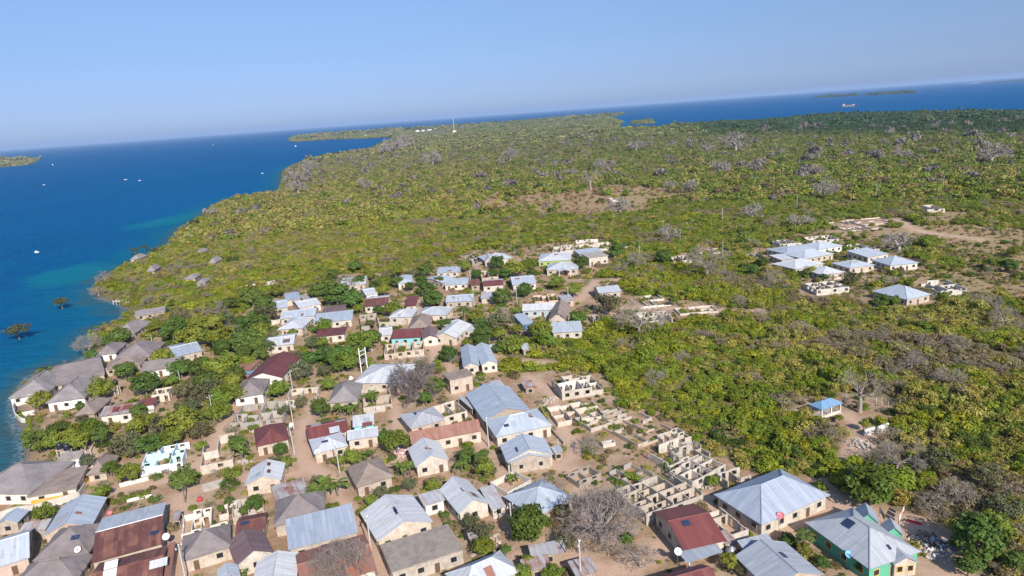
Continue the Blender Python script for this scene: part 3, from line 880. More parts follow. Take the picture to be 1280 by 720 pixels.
H('twin-ridged blue-silver roof by the road', 'gable', (574,435), (580,459), (601,457), 'tinblue', 'cream', 'BA', rh=1.3, exts=(('wing', 'gable', (592.5,433.5), (601.2,456.8), (622,454), 'tinblue', 'cream', 'BA', 2.88, 1.3),))
H('long silver gable of the central compound', 'gable', (577,493), (608,524), (669,514), 'tinblue', 'beige', 'BA', rh=2.3, eh=3.2, panels=((601,481,1.4,.8),))
H('pale silver hip roof of the central compound', 'hip', (607,525), (619,548), (688,531), 'tinblue', 'cream', rh=2.4, eh=3.0, panels=((633,532,1.2,.9),))
H('silver roof with wide white gable front', 'gable', (625,557), (633,578), (692,568), 'tinblue', 'cream', 'BA', rh=2.3, panels=((646,562,2.2,.5),), exts=(('porch', 'gable', (634,570), (637,581), (689,571), 'tinblue', 'cream', 'BA', 2.75, 1.5),))
H('broad silver gable above the concrete slab roof', 'gable', (452,641), (470,679), (539,652), 'tin', 'cream', 'BA', rh=2.2, panels=((494,637,1.8,.5), (495,640,1.8,.5)))
H('low grey roof linking two silver gables', 'mono', (522,620), (530,633), (557,625), 'tinold', 'white', eh=2.7, rh=.3)
H('silver gable with an annex on its right', 'gable', (548,612), (574,643), (613,630), 'tin', 'cream', 'BA', rh=2.2, exts=(('annex', 'mono', (600,612), (614,638), (632,633), 'tinold', 'cream', 'BC', 2.4, .4),))
H('flat grey concrete roof over a raw block house', 'flat', (475,681), (489,716), (579,686), 'conc', 'coral', eh=3.2, thick=.25, ov=.2)
H('white silver hip roof at the bottom edge', 'hip', (552,716), (580,742), (655,715), 'tin', 'cream', rh=2.2)
H('tree-shaded blue-silver hip roof', 'hip', (634,621), (668,650), (714,622), 'tinblue', 'beige', rh=2.4, panels=((651,611,1.2,.9),))
ruin('walled yard behind the shaded hip roof', (619,602), (634,616), (657,598), 1.7, 1, 1, 'coralwhite', 0, .1, name='walled_yard', cat='yard wall')
# --- right foreground
H('large bright hip-roofed house at the scrub edge', 'hip', (890.75,618), (951.75,655.5), (1039.5,619.25), 'tinbright', 'cream', eh=3.1, rh=3.3, ov=.55)
H('green-walled house with orange-framed windows', 'hip', (1006,653), (1087,712), (1151.75,689.5), 'tingrey', 'green', rh=2.9, eh=3.0, frame='frameorange', panels=((1058,653,1.0,1.7), (1063,656,1.0,1.7), (1111,684,.5,.9)),
  exts=(('rear_wing', 'gable', (1067,637), (1071,652), (1100,655), 'tingrey', 'green', 'BA', 3.02, 1.8), ('side_wing', 'gable', (1098,654), (1108,667), (1133,671), 'tingrey', 'green', 'BA', 3.04, 1.5), ('porch', 'gable', (1108,691), (1117,709), (1141,700), 'tingrey', 'cream', 'BA', 2.7, 1.2)), ref='green-walled house')
H('red-brown house with silver porch roof', 'gable', (826,641), (850,692), (898,674), 'maroon', 'cream', rh=1.9, panels=((857.5,654,1.5,1.3),), exts=(('porch', 'mono', (850,693.5), (860,706), (901,688), 'tingrey', 'posts', 'BC', 2.4, .3),))
H('maroon roof corner at the bottom edge', 'gable', (815,727), (830,757), (893,728), 'maroon', 'cream', rh=1.5)
H('small silver roof left of the long silver one', 'mono', (921,680), (934,693), (972,683), 'tingrey', 'beige', eh=2.8, rh=.7)
H('long striped silver roof near bottom right', 'gable', (927,697), (962,744), (1020,716), 'tingrey', 'beige', 'BA', rh=1.9, panels=((979,694,1.6,.9),))
ruin('block shell between red-brown house and hip house', (884,640), (912,670), (930,661), 2.3, 1, 3, 'coral', .1, .2)
ruin('largest roofless shell with a grid of rooms', (776,612), (808,645), (871,614), 2.9, 4, 4, 'coral', .04, .15)
ruin('roofless shell behind the large bright house', (839,587), (866,602), (904,580), 2.6, 3, 2, 'coral', .04, .12)
ruin('small roofless shell touching the scrub', (900,592), (911,603), (935,593), 2.4, 2, 1, 'coral', .05, .15)
ruin('low foundation walls at the scrub edge', (757,531), (797,557), (842,537), 1.1, 4, 3, 'coral', .22, .4)
ruin('broken shell with tall wall panels', (812,562), (836,578), (872,560), 2.5, 3, 2, 'coral', .08, .5)
ruin('weedy low walls above the grid shell', (764,589), (790,606), (815,592), 1.3, 3, 2, 'coralgrey', .15, .3)
ruin('tiny grey shell full of weeds', (712,592), (724,602), (748,590), 1.9, 2, 1, 'coralgrey', .05, .2)
ruin('tall pale shell with many broken panels', (691,472), (702,488), (752,479), 3.3, 4, 2, 'coralwhite', .1, .45)
ruin('low pale walls below the tall shell', (685,509), (697,527), (754,515), 1.6, 4, 2, 'coralwhite', .15, .4)
ruin('pair of white block stacks in the scrub', (753,552), (754,556), (767,552), .9, 1, 1, 'coralwhite', 0, .3, name='block_stack', cat='blocks', group=None)
H('rusty patched shack below the bare baobab', 'mono', (660,684), (664,697), (708,690), 'patched', 'mudbrown', eh=2.4, rh=.5)
H('pinkish rusty shack at bottom centre', 'mono', (710,704), (720,722), (748,714), 'patched', 'mudbrown', eh=2.2, rh=.4)
H('low crooked shack left of the pinkish one', 'mono', (650,702), (655,716), (690,708), 'patched', 'mudbrown', eh=2.2, rh=.4)
# --- middle of the village
H('silver roof beside the lone thatch ruin', 'hip', (598,321), (607,327), (641,322), 'tin', 'cream', rh=2.4, exts=(('front_gable', 'gable', (604,321), (606,327), (618,326), 'tin', 'cream', 'BA', 2.9, 2.0),))
ruin('grey overgrown shell on the far village edge', (583,319), (588,327), (601,325), 2.4, 2, 2, 'coralgrey', .1, .3)
H('short blue roof with a pale block wall', 'mono', (548,335), (547,341), (575,340), 'tinblue', 'cream', eh=2.8, rh=.5)
H('bent blue roof left of two small ones', 'gable', (538,348), (550,356), (560,350), 'tinblue', 'cream', rh=1.2)
H('narrow blue roof behind the utility pole', 'mono', (558,349), (557,356), (585,355), 'tinblue', 'cream', eh=2.8, rh=.4)
H('lime green house with wide silver hip roof', 'hip', (676,318), (672,327), (713,325), 'tin', 'lime', rh=2.6, eh=3.1)
H('beige house with columned porch, lime house behind', 'hip', (686,330), (682,338), (722,336), 'tin', 'beige', rh=2.2, exts=(('porch', 'gable', (697,335), (698,340), (714,339), 'tin', 'posts', 'BA', 2.8, 1.0),), ref='beige house with columned porch')
H('two storey raw block house at the far edge', 'flat', (729,317), (734,323), (757,319), 'conc', 'cream', eh=4.6, thick=.2)
H('flat blue roof behind the two storey house', 'mono', (722,314), (723,319), (749,314), 'tinblue', 'cream', eh=3.2, rh=.5)
H('teal-grey roof in the middle of the village', 'gable', (637,346), (640,357), (670,354), 'tinblue', 'cream', rh=1.6)
H('small maroon and silver roof at village centre', 'gable', (604,350), (603,358), (629,356), 'maroon', 'cream', rh=1.0, mats2='tin')
H('grey-blue roof beside the coconut palm', 'gable', (560,369), (557,378), (591,376), 'tinblue', 'beige', rh=1.3)
ruin('beige block shell behind the maroon and silver roof', (600,339), (602,347), (622,345), 2.6, 2, 1, 'cream', .05, .1)
H('pale blue walled house with long tin roof', 'gable', (655,380), (652,389), (694,387), 'tin', 'paleblue', rh=1.3)
H('brown thatched gable beside the pale blue house', 'gable', (692,381), (684,400), (708,399), 'thatchbrown', 'cream', 'BA', rh=2.6)
H('long blue-grey shed below the brown thatch', 'mono', (689,405), (691,416), (729,414), 'tinblue', 'cream', eh=3.0, rh=.7)
H('narrow blue roof with dark blue tarpaulin', 'mono', (645,394), (650,407), (664,404), 'tinblue', 'tarpblue', eh=2.7, rh=.4)
H('lone silver roof right of the red track', 'gable', (742,359), (748,367), (776,364), 'tin', 'beige', rh=1.5, eh=3.0)
ruin('low pale walls behind the grey baobab', (789,372), (800,384), (836,379), 1.0, 4, 2, 'coralwhite', .15, .4)
ruin('row of low pale walls on red soil', (846,386), (850,393), (894,387), .9, 5, 2, 'coralwhite', .15, .4)
ruin('white walled shell under the grey baobab', (797,391), (801,401), (838,397), 2.0, 3, 2, 'coralwhite', .08, .25)
ruin('pale shell alone in the green scrub', (838,320), (842,326), (862,324), 2.4, 2, 1, 'coralwhite', .1, .2)
ruin('scattered pale blocks right of the bush pole', (872,313), (876,318), (903,314), .9, 4, 2, 'coralwhite', .3, .5)
ruin('pale shell behind the lime green house', (692,307), (691,313), (716,312), 2.4, 3, 1, 'coralwhite', .1, .2)
ruin('farthest row of pale shells, village edge', (721,300), (720,306), (748,304), 2.2, 4, 1, 'coralwhite', .15, .3)
ruin('long low shells behind the raw block house', (729,305), (730,312), (782,307), 2.0, 6, 1, 'coralwhite', .2, .4)
# --- upper left of the village
H('leftmost silver roof of the upper rows', 'gable', (338,376), (341,387), (361,384), 'tinblue', 'cream', rh=1.2)
H('short blue roof with cream box behind', 'mono', (355,368), (357,376), (376,373), 'tinblue', 'cream', eh=2.8, rh=.4)
H('middle silver roof of the upper rows', 'gable', (367,377), (372,386), (399,380), 'tin', 'cream', rh=1.2)
H('wide grey-blue roof in the upper rows', 'gable', (355,388), (353,398), (396,395), 'tinblue', 'cream', rh=1.4)
H('silver hip roof below the wide grey-blue one', 'hip', (360,398), (352,411), (381,411), 'tin', 'cream', rh=1.8)
H('silver and brown roof above the maroon gable', 'gable', (332,420), (337,432), (372,430), 'tin', 'cream', rh=1.2, patches=((358,426,2.6,3.0,'brown'),))
H('long straight blue-grey roof over a shop row', 'mono', (393,393), (396,403), (443,400), 'tinblue', 'cream', eh=2.9, rh=.6)
H('brown roof behind the long blue-grey one', 'mono', (405,384), (403,392), (431,390), 'brown', 'cream', eh=2.8, rh=.6)
H('narrow maroon roof half hidden by trees', 'mono', (397,413), (395,421), (432,418), 'maroon', 'cream', eh=2.8, rh=.5)
H('silver roof under the leafless grey tree', 'gable', (430,347), (425,358), (457,355), 'tin', 'cream', rh=1.5)
H('small silver roof above the half rust one', 'gable', (452,361), (455,370), (470,367), 'tin', 'white', rh=1.1)
H('silver hip house with rust front slope', 'gable', (461,371), (454,384), (484,381), 'rust', 'cream', mats2='tin', rh=1.5)
H('blue-silver roof at the top of the road', 'hip', (495,346), (498,355), (518,353), 'tinblue', 'cream', rh=1.5)
H('short maroon roof beside the upper lane', 'mono', (508,372), (508,383), (522,382), 'maroon', 'cream', eh=2.9, rh=.5)
H('silver hip roof with long cream yard wall', 'hip', (493,387), (486,397), (516,396), 'tin', 'cream', rh=1.6)
H('low brown thatch between two silver hips', 'hip', (516,396), (510,411), (536,409), 'thatchbrown', 'beige')
H('wide silver hip roof above the brown thatch', 'hip', (530,384), (521,394), (558,394), 'tin', 'cream', rh=1.9)
H('maroon roof over turquoise and white walls', 'gable', (494,411), (490,423), (527,422), 'maroon', 'turq', rh=1.3)
ruin('cream roofless facade below the turquoise house', (487,430), (476,442), (524,433), 3.0, 4, 1, 'cream', .03, .2)
H('small cream gable with half maroon roof', 'gable', (529,412), (525,425), (546,422), 'brown', 'cream', 'BA', rh=1.2)
H('two-level silver gable with cream front', 'gable', (557,404), (549,420), (575,424), 'tin', 'cream', 'BA', rh=1.9, exts=(('wing', 'mono', (567,405), (570,420), (583,411), 'tin', 'cream', 'BC', 2.3, .5),))
H('silver roof left of the turquoise house', 'gable', (473,409), (475,420), (492,418), 'tin', 'cream', rh=1.0)
H('wide silver hip roof left of the bare baobab', 'hip', (464,455), (441,479), (503,479), 'tin', 'cream', rh=2.2, ref='wide silver hip roof')
H('grey cone-like thatch by the banana plants', 'hip', (417,482), (412,503), (449,500), 'thatchgrey', 'beige', rh=3.0)
# --- shore cluster
H('thatched villa with white round terrace', 'hip', (37,470), (17,496), (66,490), 'thatchgrey', 'white', rh=3.0)
H('longest grey thatch of the shore cluster', 'gable', (67,457), (73,480), (134,467), 'thatch', 'beige', rh=2.8)
H('white villa with steep grey thatch', 'hip', (80,478), (66,501), (111,497), 'thatchgrey', 'white', rh=3.2, eh=3.2)
H('short brown thatch joined to the longest one', 'hip', (139,449), (137,459), (178,457), 'thatchbrown', 'beige', rh=1.8)
H('twin-peaked high thatch of the shore cluster', 'hip', (156,432), (148,449), (194,446), 'thatch', 'beige', rh=3.8, eh=3.0)
H('small square thatch nearest the rocks', 'hip', (130,431), (122,443), (148,441), 'thatch', 'white', rh=2.0)
H('low long thatch with white wall', 'gable', (183,452), (179,463), (226,458), 'thatch', 'white', rh=1.9)
H('blue-silver roof of the shore cluster', 'gable', (206,433), (219,446), (255,438), 'tinblue', 'cream', rh=1.4)
H('pointed thatch hut above the rocks', 'hip', (156,404), (153,416), (175,417), 'thatchgrey', 'beige', rh=3.0)
H('flat pale thatch among the shore trees', 'gable', (172,388), (167,395), (206,389), 'thatchgrey', 'beige', rh=1.2)
H('lone thatch hut nearest the sandy shallows', 'hip', (170,320), (168,323.5), (177,323.5), 'thatchgrey', 'beige', rh=2.4)
H('pale thatch hut on the green slope', 'hip', (189,334), (187,338.5), (196,338), 'thatchgrey', 'beige', rh=2.6)
H('highest lone thatch hut in the bush', 'hip', (250,313), (249,316.5), (255,316.5), 'thatchgrey', 'beige', rh=2.2)
H('little cone thatch right of the highest hut', 'hip', (267,324), (265,328), (272,328), 'thatchgrey', 'beige', rh=2.6)
H('upper one of two thatches in the bush', 'hip', (235,344), (233,348), (246,347.5), 'thatchgrey', 'beige', rh=1.6)
H('lower one of two thatches in the bush', 'hip', (249,349.5), (248,353.5), (259,353), 'thatchgrey', 'beige', rh=1.6)
ruin('white wall fragments left of the upper rows', (305,357), (306,360), (321,357), 1.6, 3, 1, 'coralwhite', .1, .3)
ruin('white wall fragments at the village top', (329,353), (330,356), (345,353), 1.8, 3, 1, 'coralwhite', .1, .3)
H('maroon and orange striped roof by the shore', 'gable', (140,507), (121,522), (166,515), 'patched', 'white', rh=1.3, patches=((151,511,2.2,2.2,'rustpale'), (145,512,2.0,2.4,'maroon'), (160,509,2.4,2.2,'maroon')), ref='striped roof by the shore')
H('maroon lean-to end of the striped roof', 'mono', (173,501), (172,508), (194,506), 'maroon', 'white', eh=2.6, rh=.5)
H('small tan thatch below the white villa', 'hip', (111,500), (101,517), (123,517), 'thatchbrown', 'beige', rh=2.0)
ruin('small block shell among the left trees', (193,486), (192,493), (212,491), 2.6, 2, 1, 'coralwhite', 0, .1)
H('tan tent-like roof by the white steps', 'hip', (122,572), (112,592), (136,590), 'thatchbrown', 'beige', rh=2.0, eh=2.2)
H('silver roof with white columns near black tanks', 'flat', (76,566), (73,576), (101,573), 'conc', 'white', eh=3.6, thick=.2, ref='white tank tower')
# --- outlying cluster on the right
H('left hip roof of the outlying cluster', 'hip', (966,312), (984,319), (1012,311), 'tinblue', 'cream', rh=2.0)
H('rear hip roof of the outlying cluster', 'hip', (1004,307), (1023,313), (1048,307), 'tinblue', 'white', rh=2.2)
H('central hip roof of the outlying cluster', 'hip', (985,318), (1006,325), (1036,317), 'tinblue', 'cream', rh=2.2)
H('wide pale hip roof, outlying cluster front left', 'hip', (972,330), (995,338), (1022,329), 'tin', 'cream', rh=2.2)
H('low flat hip roof beside the wide pale one', 'hip', (1005,336), (1027,344), (1056,340), 'tin', 'cream', rh=1.6)
H('hip roof at the cluster front centre', 'hip', (1042,329), (1062,336), (1091,331), 'tinblue', 'cream', rh=1.8)
H('blue lean-to roof at the cluster rear right', 'mono', (1067,316), (1085,323), (1102,317), 'tinblue', 'cream', eh=3.0, rh=1.0)
H('white-walled hip house, outlying cluster right', 'hip', (1094,325), (1112,333), (1143,328), 'tinblue', 'white', rh=2.4, ref='white-walled hip house')
H('tiny silver roof at the cluster left edge', 'mono', (967,320), (975,326), (988,323), 'tin', 'pink', eh=2.6, rh=.4)
H('separate blue hip house before the cluster', 'hip', (1091,364), (1134,375), (1163,368), 'tinblue', 'cream', rh=3.0, ref='separate blue hip house')
ruin('square shell in front of the outlying cluster', (1006,354), (1021,362), (1060,358), 2.6, 4, 2, 'coralwhite', .02, .08)
ruin('ragged shell right of the blue hip house', (1153,351), (1176,362), (1207,360), 2.8, 4, 2, 'coralwhite', .1, .4)
ruin('shell row at the cluster upper left', (965,300), (975,305), (1001,303), 2.2, 4, 1, 'coralwhite', .1, .3)
ruin('shell row behind the rear hip roof', (1010,296), (1015,301), (1044,298), 2.2, 4, 1, 'coralwhite', .15, .3)
ruin('broken shells right of the rear hip roof', (1062,306), (1078,313), (1103,310), 2.4, 5, 2, 'coralwhite', .2, .4)
ruin('widest field of pale foundations', (1031,279), (1060,289), (1095,284), .8, 6, 3, 'coralwhite', .25, .4)
ruin('pale foundations beyond the widest field', (1060,275), (1080,281), (1122,277), .6, 5, 2, 'coralwhite', .3, .4)
ruin('grey low shell left of the outlying cluster', (935,317), (938,324), (953,322), 1.9, 2, 1, 'coralgrey', .1, .2)
ruin('lone white shell far off in the bush', (1153,257), (1155,262), (1172,260), 2.8, 3, 1, 'coralwhite', .1, .3)
ruin('tiny white box in the brown clearing', (762,248), (763,250), (769,249), 2.2, 1, 1, 'coralwhite', 0, .05)

# --- lesser sheds and shells
ruin('pale walled shell left of the cone-like thatch', (452,489), (455,505), (490,500), 2.4, 2, 2, 'coral', .1, .3)
ruin('concrete shell behind the cream yard wall', (449,394), (452,408), (474,405), 2.6, 2, 1, 'coralgrey', .1, .2)
ruin('pink low ruin behind the pale blue house', (667,369), (669,376), (706,373), 1.8, 4, 1, 'pink', .1, .3)
ruin('small beige box right of the brown thatch', (741,393), (743,400), (750,399), 2.4, 1, 1, 'coral', 0, .1)
H('cream store right of the small maroon roof', 'mono', (602,366), (601,373), (619,372), 'tinold', 'cream', eh=2.6, rh=.4)
H('rusty shed left of the small maroon roof', 'mono', (588,351), (588,357), (600,356), 'rust', 'beige', eh=2.5, rh=.4)
H('silver shack under the yellow-green tree', 'mono', (651,431), (652,438), (662,436), 'tin', 'beige', eh=2.4, rh=.3)
H('pale box house above the upper silver roofs', 'flat', (376,369), (377,375), (386,373), 'conc', 'cream', eh=2.8, thick=.15)
H('rusty yard shed left of the maroon gable', 'mono', (302,451), (298,462), (316,464), 'rustpale', 'mudbrown', eh=2.4, rh=.4)
H('low blue sheet roof by the maroon gable', 'mono', (307,463), (306,467), (318,468), 'shelterblue', 'mudbrown', eh=1.8, rh=.2, nowin=True)
H('grey lean-to left of the central compound', 'mono', (574,497), (588,512), (594,510), 'tinold', 'mudbrown', eh=2.4, rh=.3)
H('low store beside the twin-ridged roof', 'mono', (612,478), (616,484), (630,481), 'tinold', 'beige', eh=2.3, rh=.3)
H('rusty sheet roof right of the concrete slab', 'mono', (583,664), (586,674), (600,671), 'patched', 'coral', eh=2.3, rh=.3)
H('pinkish rust shack by the alley ruin', 'mono', (218,640), (217,650), (225,649), 'patched', 'mudbrown', eh=2.2, rh=.3)
H('old tin store behind the brown thatch gable', 'mono', (700,370), (702,377), (716,375), 'tinold', 'beige', eh=2.5, rh=.3)
H('rust porch strip before the block shell', 'mono', (893,668), (906,682), (920,676), 'patched', 'coral', eh=2.2, rh=.3)
H('tin lean-to behind the white gable front', 'mono', (690,560), (692,567), (703,564), 'tinold', 'beige', eh=2.2, rh=.3)
H('brown sheet roof above the tall pale shell', 'mono', (652,478), (655,486), (668,483), 'patched', 'mudbrown', eh=2.0, rh=.3)
ruin('middle shell in the diagonal row', (842,560), (860,574), (884,562), 2.2, 3, 2, 'coral', .12, .35)
ruin('half-built shell above the middle one', (823,542), (838,553), (862,544), 1.8, 3, 2, 'coral', .15, .4)
ruin('low walls left of the diagonal row', (722,522), (738,536), (762,526), 1.2, 3, 2, 'coralwhite', .25, .4)
ruin('short walls right of the low pale ones', (752,514), (760,522), (780,515), 1.4, 2, 2, 'coral', .2, .4)

# --- open shelter with blue roof
def shelter():
    cen, hx, hy, rz = rect_from((1008.6,505), (1027,512), (1056,504), 2.8)
    r = empty('picnic_shelter', cen, rz); tag(r, 'open shelter with bright blue roof and white posts', 'shelter')
    me, _ = roof_mesh('roof', 'hip', 'x', hx, hy, 2.8, 1.2, ['shelterblue'], .1)
    link('roof', me, r)
    for sx in (-1, 0, 1):
        for sy in (-1, 1):
            m = MB(); m.box(sx*(hx-.5)-.16, sx*(hx-.5)+.16, sy*(hy-.5)-.16, sy*(hy-.5)+.16, -.2, 2.78); m.build('post', MATS['white'], r)
    m = MB(); m.box(-hx+.1, hx-.1, -hy+.1, hy-.1, -.2, .12); m.build('floor_slab', MATS['conc'], r)
    for sy in (-1, 1):
        m = MB(); m.box(-hx+.7, hx-.7, sy*(hy-.5)-.08, sy*(hy-.5)+.08, .12, .8); m.build('low_wall', MATS['cream'], r)
    RECTS.append((cen.x, cen.y, hx, hy, rz)); REFS.append((1030, 512, 'open blue-roofed shelter'))
shelter()

# --- free-standing walls
def free_wall(label, pts, h, mat='coralwhite', t=.22, cat='wall', name='boundary_wall', group='free standing boundary walls'):
    P = [px(*p) for p in pts]; o = P[0]
    mb = MB()
    for i in range(len(P) - 1):
        a, b = P[i] - o, P[i+1] - o
        d = (b - a).normalized()
        wall_run(mb, a.x + d.x*t*.5*(i > 0), a.y + d.y*t*.5*(i > 0), b.x, b.y, h - .003*i, t, None, random)
    ob = mb.build(name, MATS[mat]); ob.location = o
    tag(ob, label, cat, group)
    return ob
free_wall('white wall along the yellow-walled annex', [(-6,652), (20,643), (44,640), (100,624), (108,612)], 1.9, 'white')
free_wall('curved white terrace wall at the water edge', [(27,498), (19,505), (17,513), (20,521), (27,527), (32,528)], 1.3, 'white')
free_wall('low white wall before the terrace tree', [(29,521), (44,518)], 1.5, 'white')
free_wall('white bent handrail wall on the steps', [(117,558), (113,566), (115,572)], .8, 'white')
free_wall('straight white handrail wall on the steps', [(108,556), (107,565)], .8, 'white')
free_wall('left white slab wall by the clearing track', [(1080,545), (1093,541)], 1.6, 'white', .3)
free_wall('right white slab wall by the clearing track', [(1096,542), (1110,537)], 1.8, 'white', .3)
free_wall('cream yard wall behind the bare baobab', [(452,497), (470,490), (492,488)], 2.4, 'coralwhite')
free_wall('pale yard wall near the banana plants', [(455,518), (470,516), (482,514)], 2.0, 'coral')
free_wall('cream yard wall of the silver hip house', [(474,402), (474,408), (503,407), (518,400)], 1.8, 'cream')
free_wall('cream yard wall under the upper silver rows', [(335,398), (340,406), (353,404)], 1.9, 'cream')
free_wall('pale wall below the white and blue ruin', [(150,609), (170,604), (186,600)], 1.0, 'white')
free_wall('low white wall above the silver and rust roof', [(159,628), (174,624), (190,621)], .7, 'white')
free_wall('pale blocks wall left of the tall shell', [(684,505), (676,512), (686,528), (690,540)], .9, 'coral')
free_wall('low cream wall right of the central compound', [(678,527), (690,540), (705,556)], .8, 'coral')

# --- utility poles
POLES = [((368,568), 7.6, 'polewhite', 'white pole at the red hip roof corner'), ((367.5,536), 7.6, 'polewhite', 'white pole beside the dirt road bend'),
 ((366,490), 7.0, 'polewhite', 'white pole right of the maroon gable'), ((233.5,732), 8.4, 'polewhite', 'white pole in the lower left alley'),
 ((424.5,591), 7.2, 'polewhite', 'white pole below the silver hip joined roof'), ((464.5,693), 8.0, 'polewhite', 'white pole left of the concrete slab roof'),
 ((640.5,671), 7.2, 'polewhite', 'pole beside the dark round mango tree'), ((726,727), 8.0, 'polewhite', 'white pole among the bottom shacks'),
 ((611,558), 7.6, 'polewhite', 'white pole left of the central compound'), ((698,566), 3.6, 'polewhite', 'short pole right of the white gable front'),
 ((268,525), 7.6, 'post', 'grey pole left of the long grey ruin'), ((245.5,463), 5.0, 'post', 'grey pole at the shore cluster trees'),
 ((225.5,477), 4.2, 'post', 'short grey pole among the left trees'), ((190.5,430), 4.0, 'polewhite', 'white pole behind the twin-peaked thatch'),
 ((588.5,358), 8.0, 'polewhite', 'white pole before the narrow blue roof'), ((593,384), 8.0, 'polewhite', 'white pole beside the grey-blue roof'),
 ((646.5,381), 7.2, 'polewhite', 'white pole left of the pale blue house'), ((710.5,378), 7.0, 'polewhite', 'white pole on the red track'),
 ((799.8,329), 9.0, 'polewhite', 'pole beside the lone pale bare tree'), ((850.3,306), 9.0, 'post', 'grey pole in the green scrub'),
 ((903,277), 9.0, 'polewhite', 'white pole beyond the brown clearing'), ((1178.5,238), 11.0, 'polewhite', 'white pole beyond the lone white shell'),
 ((1095,249), 11.0, 'post', 'far grey pole in the bush, centre right'), ((996,260), 9.0, 'post', 'far pole left of the pale foundations'),
 ((1272.5,224), 12.0, 'post', 'far pole at the right edge'), ((232,628), 4.5, 'poledark', 'dark pole at the path corner'), ((903.5,322), 8.0, 'polewhite', 'pole right of the wide grey bare tree'), ((785,297), 1, None, None)]
def pole(P, h, mat, label):
    r = empty('utility_pole', px(*P)); r.rotation_euler = (random.gauss(0, .012), random.gauss(0, .012), random.uniform(0, 3))
    tag(r, label, 'pole', 'utility poles')
    m = MB(); m.tube((0, 0, -.3), (0, 0, h), .17, .11, 8); m.build('shaft', MATS[mat], r)
    if h > 5:
        m = MB(); m.box(-.85, .85, -.07, .07, h - .55, h - .41); m.build('crossarm', MATS['metalgrey'], r)
        for x in (-.75, 0, .75):
            m = MB(); m.lathe([(.01, 0), (.07, 0), (.11, .12), (.06, .2), (.1, .26), (.01, .34)], 8, 0, (x, 0, h - .41 if x else h)); m.build('insulator', MATS['dishwhite'], r)
for P, h, mat, label in POLES:
    if label: pole(P, h, mat, label)
def hpole():
    a, b = px(452,466), px(459.5,462); d = b - a
    r = empty('power_line_frame', a, math.atan2(d.y, d.x)); tag(r, 'white twin-pole frame with crossbars and transformer', 'pole', None)
    L = d.length
    for x in (0, L):
        m = MB(); m.tube((x, 0, -.3), (x, 0, 8.6 if x == 0 else 8.0), .2, .16, 8); m.build('shaft', MATS['dishwhite'], r)
    for z in (3.0, 5.8, 7.2):
        m = MB(); m.box(.12, L - .12, -.08, .08, z, z + .18); m.build('crossbar', MATS['dishwhite'], r)
    m = MB(); m.box(L*.3, L*.75, -.4, .4, 3.19, 4.3); m.build('transformer', MATS['metalgrey'], r)
hpole()

# --- satellite dishes
def dish(P, z, rad, mat, label, group='satellite dishes'):
    p = px(*P, z); r = empty('satellite_dish', (p.x, p.y, 0), R(random.uniform(-25, 25))); tag(r, label, 'dish', group)
    m = MB(); m.tube((0, .25, 0), (0, .25, z), .04, .04, 6); m.build('mast', MATS['metalgrey'], r)
    rad *= .72; Mx = Matrix.Translation((0, 0, z)) @ Matrix.Rotation(R(48), 4, 'X')
    m = MB(); prof = [(rad*k/5, .28*rad*(k/5)**2) for k in range(6)]
    m.lathe([(max(.01, q[0]), q[1]) for q in prof] + [(rad*.98, .28*rad + .03), (rad*.5, .1*rad + .03), (.01, .03)][0:1] , 16); m.v = [tuple(Mx @ Vector(v)) for v in m.v]
    m.build('bowl', MATS[mat], r, weld=True, smooth=True)
    m = MB(); m.tube(Mx @ Vector((0, -rad*.9, .25*rad)), Mx @ Vector((0, 0, rad*.75)), .03, .03, 5); m.box(-.1, .1, -.1, .1, -.1, .1, 0, Mx @ Matrix.Translation((0, 0, rad*.75))); m.build('feed_arm', MATS['metalgrey'], r)
DISHES = [((207.5,671), 3.6, 1.0, 'dishwhite', 'white dish at the end of the half rust roof'), ((397,565), 3.0, 1.0, 'dishwhite', 'white dish at the silver hip joined roof'),
 ((439,473), 3.4, .9, 'dishwhite', 'white dish beside the wide silver hip roof'), ((847.5,689.5), 3.2, 1.0, 'dishwhite', 'white dish beside the silver porch roof'),
 ((97.5,687), 3.6, .9, 'dishwhite', 'white dish on the thatch below the blue-grey gable'), ((975.5,644.5), 3.4, .95, 'dishpink', 'pink dish in front of the large bright house'),
 ((1060,693), 3.0, .95, 'dishblue', 'blue dish beside the green wall'), ((1090,648), 2.6, .9, 'dishwhite', 'white dish behind the green-walled house'), ((124,673), 3.0, .9, 'dishwhite', 'white dish left of the half rust roof'),
 ((364,531), 3.6, .8, 'dishwhite', 'white dish at the red hip roof')]
for d in DISHES: dish(*d)

# --- water tanks
def tank(P, z0, label, s=1.0):
    p = px(*P, z0); r = empty('water_tank', (p.x, p.y, 0)); tag(r, label, 'tank', 'water tanks')
    m = MB()
    prof = [(.01, z0), (.75*s, z0)]
    for k in range(6): prof += [(.78*s, z0 + .1 + .22*k*s), (.72*s, z0 + .2 + .22*k*s)]
    zt = z0 + 1.5*s; prof += [(.7*s, zt), (.35*s, zt + .25*s), (.3*s, zt + .3*s), (.28*s, zt + .38*s), (.01, zt + .4*s)]
    m.lathe(prof, 16); m.build('barrel', MATS['tank'], r, weld=True, smooth=True)
    if z0 > .3:
        m = MB(); m.box(-.8, .8, -.8, .8, z0 - .2, z0); m.build('platform', MATS['cream'], r)
        for x in (-.6, .6):
            for y in (-.6, .6): m = MB(); m.box(x-.12, x+.12, y-.12, y+.12, -.2, z0 - .2); m.build('leg', MATS['cream'], r)
tank((75,561), 3.2, 'left black tank on cream stilts by the shore')
tank((84,562.5), 3.2, 'right black tank on cream stilts by the shore')
tank((145,481), 3.4, 'black tank on stilts among the left trees')
tank((914,698), 0, 'pale squat tank left of the long striped roof', 1.3)
bpy.data.objects['water_tank.003'].children[0].data.materials[0] = MATS['metalgrey']

